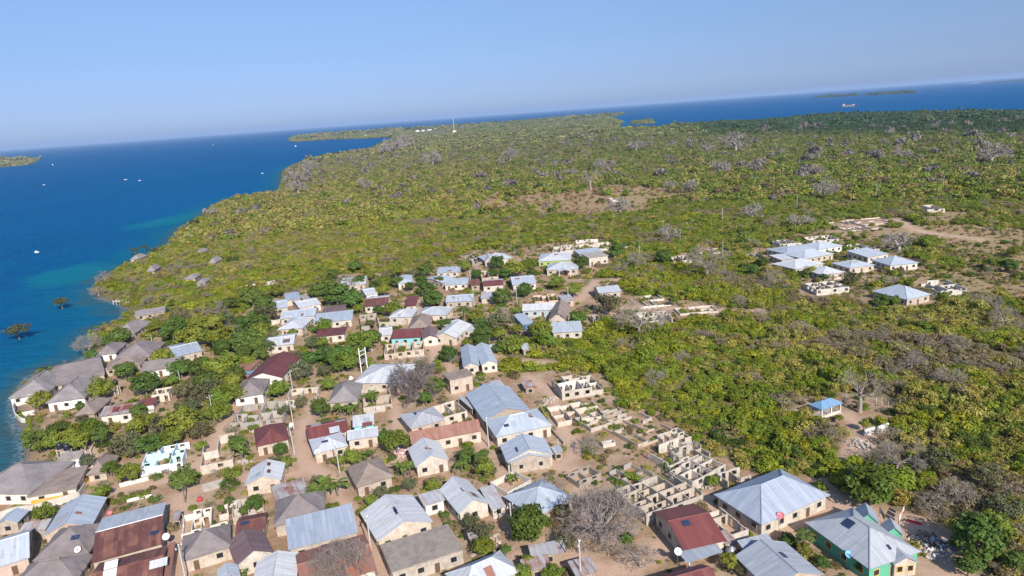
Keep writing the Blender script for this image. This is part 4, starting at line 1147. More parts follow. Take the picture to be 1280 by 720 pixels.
# --- car, cloths, rubble, jetty, boats
def car(P, rz, mat, label):
    r = empty('parked_car', px(*P), rz); tag(r, label, 'car')
    m = MB(); L, W = 2.15, .85
    pts = [(-L, .35), (L, .35), (L, .8), (1.2, .95), (.6, 1.45), (-1.1, 1.5), (-1.9, 1.0), (-L, .9)]
    for s in (-1, 1): m.poly([(x, s*W*(.88 if z > 1.2 else 1), z) for x, z in (pts if s < 0 else pts[::-1])])
    for i in range(len(pts)):
        (x0, z0), (x1, z1) = pts[i], pts[(i+1) % len(pts)]
        f0, f1 = W*(.88 if z0 > 1.2 else 1), W*(.88 if z1 > 1.2 else 1)
        m.poly([(x0, -f0, z0), (x0, f0, z0), (x1, f1, z1), (x1, -f1, z1)])
    m.build('body', MATS[mat], r, weld=True)
    m = MB()
    m.poly([(1.17, -.72, 1.0), (1.17, .72, 1.0), (.66, .68, 1.42), (.66, -.68, 1.42)]); m.v = [(x + .03, y, z + .02) for x, y, z in m.v]
    for s in (-1, 1): m.poly([(-1.5, s*.86, 1.05), (1.0, s*.86, 1.02), (.55, s*.80, 1.38), (-1.0, s*.80, 1.42)])
    m.build('windows', MATS['pane'], r)
    for x in (-1.35, 1.35):
        for y in (-1, 1):
            m = MB(); m.tube((x, y*.68, .33), (x, y*.9, .33), .33, .33, 12); m.build('wheel', MATS['tyre'], r)
car((618,435), R(20), 'carwhite', 'white car parked under the dark trees')
car((606,432.5), R(70), 'carred', 'dark red car parked left of the white one')
def cloth(P, z, w, h, mat, label, a):
    p = px(*P, z); m = MB(); n = 6
    for i in range(n):
        x0, x1 = -w/2 + w*i/n, -w/2 + w*(i+1)/n; y0, y1 = .06*math.sin(i*1.7), .06*math.sin((i+1)*1.7)
        m.poly([(x0, y0, -h), (x1, y1, -h), (x1, y1*.3, 0), (x0, y0*.3, 0)]); m.poly([(x0, y0*.3 + .02, 0), (x1, y1*.3 + .02, 0), (x1, y1 + .02, -h), (x0, y0 + .02, -h)])
    o = m.build('hanging_cloth', MATS[mat]); o.location = p; o.rotation_euler = (0, 0, a); tag(o, label, 'cloth', 'laundry on the lines')
def clothesline(A, B, label, items):
    a, b = px(*A), px(*B); d = b - a; an = math.atan2(d.y, d.x)
    r = empty('clothes_line', a, an); tag(r, label, 'clothes line', 'clothes lines')
    for x in (0, d.length): m = MB(); m.tube((x, 0, -.2), (x, 0, 2.1), .06, .05, 6); m.build('post', MATS['timber'], r)
    m = MB(); m.tube((0, 0, 2.0), (d.length, 0, 2.0), .02, .02, 4); m.build('line', MATS['metalgrey'], r)
    for k, (t, w, h, mat, lb) in enumerate(items):
        p = a + d*t; X, Y, _ = to_px(np.array([p.x]), np.array([p.y]), np.array([2.0])); cloth((float(X[0]), float(Y[0])), 2.0, w, h, mat, lb, an)
clothesline((1099,645), (1105,655), 'left clothes line behind the green-walled house', [(.2, 1.0, 1.2, 'clothwhite', 'white cloth on the left line'), (.5, 1.0, 1.0, 'clothpink', 'pink cloth on the left line'), (.8, 1.3, 1.2, 'clothgreen', 'green cloth on the left line')])
clothesline((1123,657), (1130,642), 'right clothes line behind the green-walled house', [(.2, 1.2, 1.3, 'clothwhite', 'white cloth on the right line'), (.5, 1.2, 1.1, 'clothpink', 'pink cloth on the right line'), (.8, .9, 1.0, 'dishwhite', 'pale sheet on the right line')])
def heap(P, rad, n, label, mats, name='rubble_heap', cat='rubble', h=.5, group='heaps of rubble and scrap'):
    rnd = random.Random(label); m = MB()
    for i in range(n):
        a = rnd.uniform(0, 6.28); q = rad*rnd.random()**.6; s = rnd.uniform(.12, .42)
        M = Matrix.Translation((q*math.cos(a), q*math.sin(a), max(0, h*(1 - q/rad))*rnd.random() + .05)) @ Matrix.Rotation(rnd.uniform(0, 3), 4, Vector((rnd.random(), rnd.random(), rnd.random() + .1)).normalized())
        m.box(-s, s, -s*rnd.uniform(.3, .9), s*.6, -s*.4, s*.4, rnd.randrange(len(mats)), M)
    o = m.build(name, [MATS[k] for k in mats]); o.location = px(*P); tag(o, label, cat, group); return o
heap((1158,676), 2.8, 130, 'block and scrap heap right of the green-walled house', ['rubblestone', 'rubblestone', 'timber', 'clothwhite', 'rust'], h=1.6)
heap((1172,694), 2.2, 45, 'pale litter strewn below the scrap heap', ['rubblestone', 'rubblestone', 'clothwhite'], h=.1)
heap((1190,682), 1.8, 40, 'greyish litter at the shade edge', ['rubblestone', 'timber', 'rubblestone', 'clothblue'], h=.1)
heap((503,566), 2.6, 90, 'pinkish scrap pile left of the silver gable', ['clothpink', 'rubblestone', 'clothwhite', 'timber'], h=.7)
heap((1073,556), 3.0, 60, 'pale rubble on the clearing track', ['rubblestone'], h=.4)
heap((612,676), 2.5, 60, 'yellowish rubble beside the grey trees', ['rubblestone', 'cream'], h=.7)
heap((877,607), 2.4, 70, 'rubble between the shells and the big hip house', ['rubblestone', 'cream'], h=.5)
heap((352,590), 2.4, 60, 'grey rubble above the small white gable', ['rubblestone', 'timber'], h=.4)
heap((308,576), 2.2, 50, 'grey stones left of the small white gable', ['rubblestone'], h=.4)
heap((1018,376), 3.0, 50, 'pale blocks before the square shell', ['cream'], h=.5)
heap((688,500), 2.5, 50, 'pale blocks beside the tall shell', ['cream', 'rubblestone'], h=.4)
heap((640,601), 1.5, 30, 'pots and scrap in the walled yard', ['yellow', 'tank', 'clothwhite'], h=.5)
heap((1133,628), .7, 6, 'white sack below the slanted bare tree', ['clothwhite'], h=.3)
heap((330,552), 2.0, 30, 'stones beside the red hip roof', ['rubblestone'], h=.3)
m = MB(); m.lathe([(.01, .9), (.5, .85), (.62, .5), (.55, .05), (.01, 0)], 10); o = m.build('red_basket', MATS['clothred'], None, True, True); o.location = px(250,626); tag(o, 'bright red bundle on the dirt path', 'bundle')
m = MB(); m.lathe([(.01, .9), (.5, .85), (.62, .5), (.55, .05), (.01, 0)], 10); o = m.build('pink_barrel', MATS['dishpink'], None, True, True); o.location = px(138,643); tag(o, 'pink barrel between the two silver roofs', 'barrel')
m = MB(); m.box(-1.2, 1.2, -.35, .35, 0, .12); m.box(-1.1, 1.1, -.05, .05, .12, .3); o = m.build('red_canoe', MATS['clothred']); o.location = px(1143,653); o.rotation_euler = (0, 0, -.7); tag(o, 'red plank lying in the laundry yard', 'plank'); o.name = 'red_plank'
a = px(268,606); m = MB(); m.box(-2.6, 2.6, -1.9, 1.9, -.1, .06); o = m.build('concrete_pad', MATS['coralwhite']); o.location = a; o.rotation_euler = (0, 0, .5); tag(o, 'pale concrete pad on the bare ground', 'pad')
# fence posts of the clearing
for i, P in enumerate([(1095,505), (1102,506), (1110,511), (1127,517), (1084,502), (1058,497)]):
    m = MB(); m.tube((0, 0, -.2), (0, 0, 2.0), .1, .09, 6); o = m.build('fence_post', MATS['post']); o.location = px(*P); tag(o, 'pale post of the wire fence at the clearing', 'post', 'fence posts of the clearing')
def jetty():
    a, b = px(143,377), px(160,379); d = b - a; r = empty('jetty', (a.x, a.y, 0), math.atan2(d.y, d.x)); tag(r, 'small white jetty on posts by the cove', 'jetty')
    L = d.length; m = MB(); m.box(0, L, -1.1, 1.1, .2, .4); m.build('deck', MATS['coralwhite'], r)
    for k in range(5):
        for y in (-.9, .9): m = MB(); m.box(L*k/4.2+.1, L*k/4.2+.4, y-.15, y+.15, -4, 1.0); m.build('post', MATS['coralwhite'], r)
jetty()
def boat(P, L, rz, label, sail=False):
    L *= .5
    r = empty('sailing_boat' if sail else 'outrigger_boat', px(*P, -1.2), rz); tag(r, label, 'boat', 'small boats on the water')
    m = MB(); n = 8; W = L*.13
    for i in range(n):
        t0, t1 = -1 + 2*i/n, -1 + 2*(i+1)/n
        w0, w1 = W*math.sqrt(max(0, 1 - t0**2)), W*math.sqrt(max(0, 1 - t1**2)); z0, z1 = .75 + .5*t0**2, .75 + .5*t1**2
        for s in (-1, 1):
            m.poly([(t0*L/2, s*w0, z0), (t1*L/2, s*w1, z1), (t1*L/2, 0, -.2), (t0*L/2, 0, -.2)])
        m.poly([(t0*L/2, -w0, z0 - .25), (t1*L/2, -w1, z1 - .25), (t1*L/2, w1, z1 - .25), (t0*L/2, w0, z0 - .25)])
    m.build('hull', MATS['hullwhite'], r)
    if sail:
        m = MB(); m.tube((.5, 0, .3), (.5, 0, L*.8), .12, .08, 6); m.build('mast', MATS['timber'], r)
        m = MB(); m.poly([(-.4*L, .05, 1.4), (.45*L, 0, 1.3), (0, .3, L*.95)]); m.poly([(-.4*L, .12, 1.4), (0, .38, L*.95), (.45*L, .07, 1.3)]); m.build('sail', MATS['hullwhite'], r)
    else:
        m = MB(); m.box(-L*.2, L*.1, -W*.7, W*.7, .8, 1.7); m.build('cabin', MATS['hullwhite'], r)
boat((55,231.5), 9, .5, 'small white boat off the left islet'); boat((157,225), 14, .1, 'longer white boat in the open water'); boat((174.5,226), 9, .4, 'small white boat right of the longer one')
boat((46,316), 6, .2, 'tiny boat nearest the left edge'); boat((266,181.5), 16, .4, 'white sail far out on the blue sea', True); boat((66,206.5), 12, .9, 'white sail beside the left islet', True)
boat((369.5,183.5), 16, .6, 'white sail off the far headland', True); boat((328,217), 8, .3, 'small boat off the wooded point'); boat((447,172.5), 20, .1, 'white boat moored in the far bay')
def ship():
    p = px(1060.5,133.3,-1.2); r = empty('cargo_ship', p, R(-8)); tag(r, 'brown cargo ship far out on the right', 'ship')
    m = MB(); L = 58
    pts = [(-L/2, -5), (L/2 - 10, -5), (L/2, 0), (L/2 - 10, 5), (-L/2, 5)]
    for i in range(5):
        (x0, y0), (x1, y1) = pts[i], pts[(i+1) % 5]; m.poly([(x0*.96, y0*.9, -1), (x1*.96, y1*.9, -1), (x1, y1, 6), (x0, y0, 6)])
    m.poly([(x, y, 6) for x, y in pts]); m.build('hull', MATS['shipbrown'], r)
    m = MB(); m.box(-27, -17, -4, 4, 6.01, 12); m.box(-26, -20, -3, 3, 12, 14); m.build('bridge', MATS['coral'], r)
    m = MB(); m.box(-14, 16, -4, 4, 6.01, 8); m.build('hatch', MATS['shipbrown'], r)
    m = MB(); m.box(17, 27, -2, 2, 6.01, 10); m.build('forecastle', MATS['coral'], r)
ship()
def tower():
    p = px(568,166.5); r = empty('radio_mast', p); tag(r, 'tall red and white radio mast on the far horizon', 'mast')
    m = MB(); Ht = 78
    for k in range(3):
        a = 2.09*k; c, s = math.cos(a), math.sin(a); m.tube((c*3, s*3, 0), (c*.6, s*.6, Ht), .34, .22, 4)
    for j in range(12):
        z0, z1 = Ht*j/12, Ht*(j+1)/12; r0, r1 = 3 - 2.4*j/12, 3 - 2.4*(j+1)/12
        for k in range(3):
            a, b = 2.09*k, 2.09*(k+1); m.tube((math.cos(a)*r0, math.sin(a)*r0, z0), (math.cos(b)*r1, math.sin(b)*r1, z1), .3, .3, 4, j % 2)
    m.build('lattice', [MATS['clothwhite'], MATS['clothred']], r); m = MB(); m.tube((0, 0, Ht), (0, 0, Ht + 9), .3, .2, 5); m.build('antenna', MATS['clothwhite'], r)
    m = MB(); m.box(-9, 9, -6, 6, 0, 14); m.box(-9.4, 9.4, -6.4, 6.4, 14, 14.6); o = m.build('mast_hut', MATS['white']); o.location = px(568.5,166.9); tag(o, 'white block at the foot of the radio mast', 'building')
tower()
FAR = [((522,164.5), 26, 'first low white house from the left, far town'), ((529,164), 20, 'second low white house from the left, far town'), ((537,163), 30, 'widest white house of the far town'), ((544,162.3), 24, 'white house right of the widest one, far town'), ((552,161.3), 20, 'rightmost white house left of the radio mast'),
 ((458,171), 22, 'white house on the far headland shore'), ((470,170.7), 14, 'small white shed right of the headland house'), ((491,168.5), 30, 'bright white house where the far bay ends'), ((483,170), 18, 'small white house left of the bay end'), ((612,157.7), 30, 'white house right of the radio mast'), ((603,158), 22, 'low white house left of the rightmost far one'), ((577,160.3), 18, 'low white house just right of the mast')]
for P, w, lb in FAR:
    p = px(*P); r = empty('far_house', p, .07 + random.uniform(-.2, .2)); tag(r, lb, 'house', 'white houses on the far shore')
    hgt = random.uniform(6, 10); m = MB(); m.box(-w/2, w/2, -7, 7, -1, hgt); m.build('wall', MATS['white'], r)
    m2, _ = roof_mesh('roof', 'hip', 'x', w/2 + .5, 7.5, hgt + .02, 3, [random.choice(['tin', 'rustpale'])], .2); link('roof', m2, r)

# ------------------------------------------------------------------ land and sea
COAST_PX = [(-700,900), (-200,760), (-40,640), (0,600), (24,569), (24,541), (15,526), (13,512), (12,497), (24,478), (34,466), (64,456), (98,448), (112,432), (104,417), (126,405), (148,398), (156,387), (146,377), (122,372),
            (113,363), (120,350), (150,332), (175,322), (205,308), (225,284), (250,271), (262,258), (290,247), (318,244), (347,240), (352,224), (353,214), (366,206), (395,198), (428,193), (467,187), (471,183), (492,173.5), (491,171.5)]
COAST_PX2 = [(440,173.2), (400,175), (366,177.3), (363,174)]      # far headland, near side (at the water)
TOP_PX = [(372,169.5), (415,165.5), (465,162.5), (505,160.5), (547,157.5), (590,155.5), (660,150), (715,144.8), (755,142.5), (780,141)]
RIGHT_PX = [(762,146.5), (777,151.5), (772,159.5), (815,158.2), (830,157.2), (865,153), (960,148.7), (1027,142.3), (1154,138.6), (1280,137.2), (1420,134), (1700,140), (2600,400), (2600,1400), (600,1500), (-700,1400)]
SEA_Z = -1.2
def poly_world(pts, z=0.0): return [tuple(px(x, y, z)[:2]) for x, y in pts]
LAND = poly_world(COAST_PX[1:]) + poly_world(COAST_PX2) + poly_world(TOP_PX, 7.0) + poly_world(RIGHT_PX[:10], 5.0)
_last = LAND[-1]
LAND += [(_last[0]*1.5, _last[1]*1.02), (4000, 1200), (4000, -300), (-110, -300), (-110, 40)]
ISLETS = [poly_world([(-60,209), (0,209), (37,205.8), (47,199.5), (16,198), (-60,199)]), poly_world([(790,155.3), (816,153.8), (815,150.5), (792,152)], 0),
          poly_world([(1018,122), (1070,119.5), (1071,118.3), (1030,120)], 2), poly_world([(1082,119), (1145,116), (1140,114.4), (1100,115.8)], 2), poly_world([(1204,105.2), (1300,99.5), (1300,98), (1210,103.2)], 5)]
VILLAGE = poly_world([(-300,730), (0,600), (60,520), (20,512), (30,470), (100,447), (140,425), (220,420), (300,395), (330,366), (395,360), (420,343), (490,340), (520,345), (590,312), (640,312), (672,305), (765,298), (768,335), (735,347), (722,360), (770,350), (785,368), (900,380),
                      (905,396), (840,404), (795,408), (742,400), (735,418), (690,420), (660,424), (628,436), (630,470), (690,462), (757,466), (772,508), (822,512), (880,560), (940,590), (1038,596), (1062,632), (1150,640), (1195,690), (1215,740), (640,1100), (-500,1100)])
CLEAR = [poly_world([(1000,497), (1058,490), (1128,500), (1128,520), (1112,545), (1090,560), (1062,580), (1045,560), (1062,540), (1006,524)]),
         poly_world([(926,318), (960,298), (1010,290), (1060,272), (1130,272), (1150,283), (1110,310), (1150,325), (1210,347), (1213,370), (1168,384), (1095,388), (1062,372), (1000,374), (990,345), (935,330)]),
         poly_world([(870,309), (905,309), (907,322), (872,322)]), poly_world([(826,314), (866,316), (866,330), (832,330)])]
GRASSY = [poly_world([(605,250), (650,240), (740,234), (800,238), (838,246), (826,262), (770,276), (700,273), (650,266)]),
          poly_world([(1150,283), (1215,280), (1290,288), (1290,352), (1250,362), (1210,345), (1150,318)]), poly_world([(1145,262), (1215,262), (1230,275), (1150,276)])]
PATHS = [([(436,740), (452,690), (436,650), (428,625), (408,598), (386,585), (376,562), (378,535), (390,512), (398,497), (410,490)], 5.0), ([(488,740), (470,700), (452,660), (430,620)], 4.0),
         ([(234,760), (226,690), (232,650), (224,620), (240,612), (275,606), (312,596), (345,592), (372,592)], 4.5), ([(150,612), (190,605), (232,596), (262,570), (282,530), (300,470)], 5.5), ([(500,580), (500,545), (494,510), (500,490), (545,450), (540,432), (505,428), (520,395), (530,370), (525,350)], 4.0),
         ([(620,640), (640,600), (612,585), (604,560), (600,530), (572,490), (560,450), (545,430)], 4.0), ([(700,585), (720,560), (700,530), (690,490), (660,470)], 5.0), ([(655,400), (700,385), (725,372), (745,350), (770,350)], 7.0), ([(745,395), (790,385), (900,388), (950,390)], 6.0), ([(1000,650), (1040,630), (1080,640), (1140,655), (1185,690), (1200,730)], 10.0),
         ([(1005,515), (1060,520), (1085,545), (1065,572)], 6.0), ([(1050,285), (1120,275), (1150,290), (1230,300)], 8.0), ([(110,600), (112,560), (120,545), (128,530)], 6.0), ([(640,700), (680,680), (760,720), (820,690)], 6.0), ([(880,620), (900,660), (940,680)], 4.0), ([(660,560), (690,575), (720,590), (735,640)], 5.0), ([(590,440), (640,450), (690,455)], 6.0)]
PATHS_W = [(poly_world(p), w) for p, w in PATHS]

def ragged(poly, X, Y):
    """inside a clearing whose edge wanders in and out"""
    q = 46*np.clip(Y/600, .5, 1.4)
    return inside(poly, X + (fbm(X, Y, 55, 31) - .5)*2.6*q, Y + (fbm(X, Y, 60, 37) - .5)*3.6*q)
def signed_land(X, Y):
    """metres inland (positive) or out to sea (negative)"""
    sd = np.where(inside(LAND, X, Y), 1, -1)*seg_dist(LAND, X, Y, True)
    for isl in ISLETS:
        sd = np.maximum(sd, np.where(inside(isl, X, Y), 1, -1)*seg_dist(isl, X, Y, True))
    return sd
def polar_grid(nth, nr, th0, th1, r0, r1):
    th = np.radians(np.linspace(th0, th1, nth)); r = np.geomspace(r0, r1, nr)
    RR, TT = np.meshgrid(r, th, indexing='ij')
    X = RR*np.sin(TT); Y = RR*np.cos(TT)
    i = np.arange(nr - 1)[:, None]*nth + np.arange(nth - 1)[None, :]
    F = np.stack([i, i + 1, i + nth + 1, i + nth], -1).reshape(-1, 4)[:, ::-1]
    return X.ravel(), Y.ravel(), F
X, Y, F = polar_grid(560, 420, -72, 72, 45, 17000)
SD = signed_land(X, Y)
rough = 2.5*(fbm(X, Y, 14, 3) - .5)*np.clip(np.hypot(X, Y)/300, .5, 6)
sd2 = SD + rough
t = np.clip((sd2 + 3)/6, 0, 1); Z = -5 + 5*t*t*(3 - 2*t)
Z += np.clip(SD/25, 0, 1)*(fbm(X, Y, 30, 9) - .5)*.35
keep = (sd2[F] > -14).any(1) | (SD[F] > -40).any(1)
F = F[keep]; used = np.unique(F); remap = np.full(len(X), -1); remap[used] = np.arange(len(used)); F = remap[F]; X, Y, Z, SD = X[used], Y[used], Z[used], SD[used]
dust = np.zeros(len(X))
for P, w in PATHS_W:
    dd = seg_dist(P, X, Y) + (fbm(X, Y, 5, 17) - .5)*w*.8
    dust = np.maximum(dust, np.clip(1.3 - dd/(w*.5), 0, 1))
invil = inside(VILLAGE, X, Y)
bare = np.where(invil, 1.0, 0.0)
for c in CLEAR: bare = np.maximum(bare, inside(c, X, Y)*.9)
dry = np.zeros(len(X))
for c in GRASSY: dry = np.maximum(dry, ragged(c, X, Y)*1.0)
land_me = arrays_mesh('ground', np.stack([X, Y, Z], 1), F, [], smooth=True)
for nm, val in (('dust', dust), ('bare', bare), ('dry', dry), ('inland', np.clip(SD, -50, 50))):
    a = land_me.attributes.new(nm, 'FLOAT', 'POINT'); a.data.foreach_set('value', val.astype(np.float32))
k = NT('soil'); geo = k.n('NewGeometry').outputs['Position']
def attr(k, nm): return k.n('Attribute', attribute_type='GEOMETRY', attribute_name=nm).outputs['Fac']
n1 = k.noise(geo, .09, 5, .6); n2 = k.noise(geo, .5, 5, .65); n3 = k.noise(geo, 2.6, 5, .7)
earth = k.mix(k.mapr(n1, .38, .62), (.35, .205, .125), (.49, .345, .24))
earth = k.mix(k.mapr(k.noise(geo, .16, 4, .6), .5, .64, 0, .75), earth, (.36, .185, .105))
earth = k.mix(k.mapr(k.noise(geo, 1.1, 5, .7), .5, .66, 0, .7), earth, (.52, .42, .33))
earth = k.mix(k.mapr(n2, .45, .68, 0, .8), earth, (.26, .21, .11))
earth = k.mix(k.mapr(n3, .52, .72, 0, .55), earth, (.17, .16, .07))
scrub = k.mix(k.mapr(n2, .35, .65), (.15, .14, .055), (.22, .17, .09))
drygrass = k.mix(k.mapr(n2, .38, .62), (.38, .235, .14), (.32, .26, .125))
drygrass = k.mix(k.mapr(n3, .5, .7, 0, .6), drygrass, (.23, .22, .09))
c = k.mix(attr(k, 'bare'), scrub, earth)
c = k.mix(attr(k, 'dry'), c, drygrass)
dustc = k.mix(k.mapr(n3, .35, .7), (.60, .415, .30), (.46, .31, .215))
c = k.mix(attr(k, 'dust'), c, dustc)
rock = k.mix(k.mapr(n3, .4, .6), (.11, .095, .08), (.2, .175, .15))
c = k.mix(k.mapr(attr(k, 'inland'), 1.0, 5.0, 1, 0), c, rock)
n4 = k.noise(geo, 9.0, 3, .7)
c = k.mix(k.mapr(n4, .42, .66, 0, .45), c, k.mix(1.0, c, (.55, .50, .46), 'MULTIPLY'))
k.base(c, .95, 0, .1); k.bump(k.math('ADD', n3, k.math('MULTIPLY', n2, .8)), .5, .25)
land_me.materials.append(k.m)
tag(link('ground', land_me), None, None, None, 'structure')

# sea
S = 260000.0
X, Y, F = polar_grid(460, 420, -86, 86, 40, 250000)
SD = signed_land(X, Y); ok = (SD[F] < 6).any(1); F = F[ok]; used = np.unique(F); remap = np.full(len(X), -1); remap[used] = np.arange(len(used)); F = remap[F]; X, Y, SD = X[used], Y[used], SD[used]
sea_me = arrays_mesh('sea', np.stack([X, Y, np.full(X.shape, SEA_Z)], 1), F, [])
a = sea_me.attributes.new('offshore', 'FLOAT', 'POINT'); a.data.foreach_set('value', np.clip(-SD, -10, 400).astype(np.float32))
k = NT('seawater'); geo = k.n('NewGeometry').outputs['Position']
def blob(k, geo, P, rx, ry, rot, seedoff):
    c_ = px(*P)
    mp = k.n('Mapping', vector_type='TEXTURE'); k.put(mp.inputs['Vector'], geo)
    mp.inputs['Location'].default_value = (c_.x, c_.y, 0); mp.inputs['Rotation'].default_value = (0, 0, rot); mp.inputs['Scale'].default_value = (rx, ry, 1e6)
    ln = k.n('VectorMath', operation='LENGTH'); k.put(ln.inputs[0], mp.outputs[0])
    nz = k.noise(geo, .02, 4, .6)
    return k.mapr(k.math('ADD', ln.outputs['Value'], k.math('MULTIPLY', k.math('SUBTRACT', nz, .5), 1.3)), .55, 1.15, 1, 0)
a0, a1 = px(45,345), px(140,338)
b1 = blob(k, geo, (88,339), 27, 42, .35, 0)
b2 = blob(k, geo, (220,272), 30, 72, -.25, 0)
b3 = blob(k, geo, (168,314), 16, 30, .3, 0)
big = k.noise(k.scaled(geo, (1, .35, 1)), .006, 5, .6)
chop = k.noise(k.scaled(geo, (1, 1.5, 1)), .2, 6, .8)
deep = k.mix(k.mapr(big, .35, .65), (.0, .055, .165), (.0, .075, .21))
deep = k.mix(k.mapr(chop, .42, .6, 0, .9), deep, (.0, .108, .265))  # paler wavelets: light catching the chop, painted into the water colour
sp = k.n('SeparateXYZ'); k.put(sp.inputs[0], geo)
near = k.mapr(sp.outputs[1], 150, 900, 1, 0)
deep = k.mix(k.math('MULTIPLY', near, .45), deep, (.0, .075, .165))
shal = k.math('MAXIMUM', k.math('MAXIMUM', k.math('MULTIPLY', b1, .8), k.math('MULTIPLY', b2, .8)), k.math('MULTIPLY', b3, .3))
c = k.mix(shal, deep, (.002, .15, .205))
foam = k.noise(k.scaled(geo, (1, 2.4, 1)), .16, 2, .5)
foam2 = k.noise(geo, .012, 3, .6)
off = attr(k, 'offshore'); wob = k.noise(geo, .05, 4, .65)
offw = k.math('ADD', off, k.math('MULTIPLY', k.math('SUBTRACT', wob, .5), 34.0))
c = k.mix(k.mapr(offw, 4, 46, .55, 0), c, (.004, .125, .165))
c = k.mix(k.mapr(offw, -4, 13, .8, 0), c, (.055, .085, .075))
fine_ = k.noise(geo, .9, 3, .7)
c = k.mix(k.math('MULTIPLY', k.mapr(off, .2, 2.2, .28, 0), k.mapr(fine_, .45, .6)), c, (.55, .58, .58))
fm = k.math('MULTIPLY', k.mapr(foam, .74, .78), k.mapr(foam2, .5, .6))
c = k.mix(k.math('MULTIPLY', fm, .8), c, (.7, .75, .78))
bp_ = k.n('Bump', Strength=.9, Distance=1.0); k.put(bp_.inputs['Height'], k.math('ADD', k.noise(k.scaled(geo, (1, 1.6, 1)), .22, 5, .65), k.math('MULTIPLY', k.noise(k.scaled(geo, (1, 2.2, 1)), .05, 3, .6), 1.5)))
df = k.n('BsdfDiffuse'); k.put(df.inputs[0], c); k.put(df.inputs['Normal'], bp_.outputs[0])
gl = k.n('BsdfGlossy', Roughness=.35); k.put(gl.inputs['Normal'], bp_.outputs[0])
mx_ = k.n('MixShader'); mx_.inputs[0].default_value = .028
k.t.links.new(df.outputs[0], mx_.inputs[1]); k.t.links.new(gl.outputs[0], mx_.inputs[2]); k.t.links.new(mx_.outputs[0], k.out.inputs['Surface'])
sea_me.materials.append(k.m)
tag(link('sea', sea_me), None, None, None, 'structure')

# ------------------------------------------------------------------ trees one can tell apart
TINT = {'M': (.11, .165, .036), 'L': (.19, .23, .036), 'K': (.105, .165, .03), 'N': (.15, .155, .075), 'P': (.11, .14, .04), 'B': (.15, .20, .04), 'YG': (.285, .295, .028), 'G': (.195, .24, .028), 'DG': (.095, .13, .028), 'OL': (.325, .285, .065), 'OB': (.24, .185, .095), 'GR': (.255, .215, .165)}
LOOK = {'K': 'dense fresh green', 'M': 'dark green', 'L': 'bright green', 'N': 'grey-green'}
TREES = []
def T(s, kind=None):
    for q in s.split():
        a = q.split(','); TREES.append((float(a[0]), float(a[1]), float(a[2]), a[3] if len(a) > 3 else kind))
T('50,499,13,L 155,462,13,M 127,485,16,L 180,478,18,M 202,445,13,L 150,420,13,M 135,426,9,M 225,459,14,M 214,476,9,L 229,486,13,N 115,443,9,M 100,508,6,M 173,512,11,M 184,526,13,L 200,530,15,N 226,528,21,L 213,545,14,L 234,508,14,N 160,554,20,N 112,533,15,L 88,543,16,L 68,549,14,L 47,551,15,M 102,524,8,N 126,532,8,N')
T('160,590,15,L 137,585,10,M 56,640,14,L 126,614,10,L 108,575,9,N 229,597,17,M 295,552,10,M 250,557,8,L 287,626,7,M 276,635,5,M 318,628,11,M 306,637,7,M 345,577,11,N 357,577,9,L 350,561,9,M 395,600,8,N 440,570,11,L 425,575,8,L')
T('495,550,18,L 480,545,9,M 512,604,10,N 477,615,11,N 462,625,8,L 541,607,9,L 585,570,12,M 605,585,13,L 605,567,7,M 617,588,6,N 590,650,12,N 602,665,16,N 605,682,13,L 661,655,25,K 632,686,7,M 707,675,14,N 655,716,13,L 690,715,11,L')
T('912,700,12,L 927,711,8,N 985,674,8,M 1005,684,8,L 1027,702,9,M 890,600,8,L 1090,606,29,K 1070,592,13,N 1225,672,33,M 1212,704,16,M 1247,655,20,L 1272,702,16,M 1237,592,20,N 1175,572,20,N 1255,632,20,N 1077,706,9,M')
T('275,422,20,L 305,425,20,M 237,420,17,L 215,415,15,M 325,415,14,L 272,460,19,L 257,474,15,M 285,452,15,L 250,492,13,N 277,497,15,L 347,485,13,L 375,462,15,N 387,447,10,M 405,462,9,N 418,445,14,M 434,450,15,L 410,480,9,L 390,427,10,N 402,428,9,L 335,432,9,N 365,416,6,L 357,512,8,N 375,502,8,N 400,508,12,M')
T('330,380,13,M 320,405,17,M 420,367,18,M 410,357,12,M 440,373,13,M 397,362,12,M 347,362,10,L 447,385,7,L 490,385,11,L 473,387,7,M 480,362,9,L 470,357,9,M 532,360,11,M 540,372,12,L 462,405,7,N 365,415,5,L 405,407,11,L 452,425,18,L 465,420,11,M 425,442,16,M 445,440,11,L 385,447,8,N')
T('542,373,13,M 512,357,6,M 582,332,8,L 595,342,7,M 622,327,9,M 642,335,13,L 662,330,11,L 632,340,9,M 726,328,9,M 627,370,12,M 648,388,6,L 592,397,10,L 557,404,8,M 602,417,14,M 627,400,18,N 640,430,13,L 675,410,15,L 683,424,14,L 560,442,11,M 722,397,12,M 585,428,6,L 717,361,10,L 696,352,10,L 656,362,10,M')
T('760,378,16,N 771,312,11,M 830,320,10,M 842,375,6,M 1014,338,7,L 953,327,8,M 940,337,8,M 1103,375,9,M 1117,376,8,L 1063,346,11,N 978,314,5,M 1030,346,5,M 1267,314,8,L 1243,327,10,L 1262,331,9,M 1158,302,10,L 1049,522,5,L 1080,530,7,L')
def grove(poly, sp, r, kinds):
    rnd = random.Random(len(TREES)); xs = [q[0] for q in poly]; ys = [q[1] for q in poly]; y = min(ys)
    while y < max(ys):
        x = min(xs)
        while x < max(xs):
            a, b = x + rnd.uniform(-.35, .35)*sp, y + rnd.uniform(-.3, .3)*sp
            if inside(poly, np.array([a]), np.array([b]))[0] and all((a - t[0])**2 + ((b - t[1])*1.3)**2 > (sp*.62)**2 for t in TREES):
                w = px(a, b)
                if not in_rects(np.array([w.x]), np.array([w.y]), .6)[0]: TREES.append((a, b, r*rnd.uniform(.75, 1.25), rnd.choice(kinds)))
            x += sp
        y += sp*.62
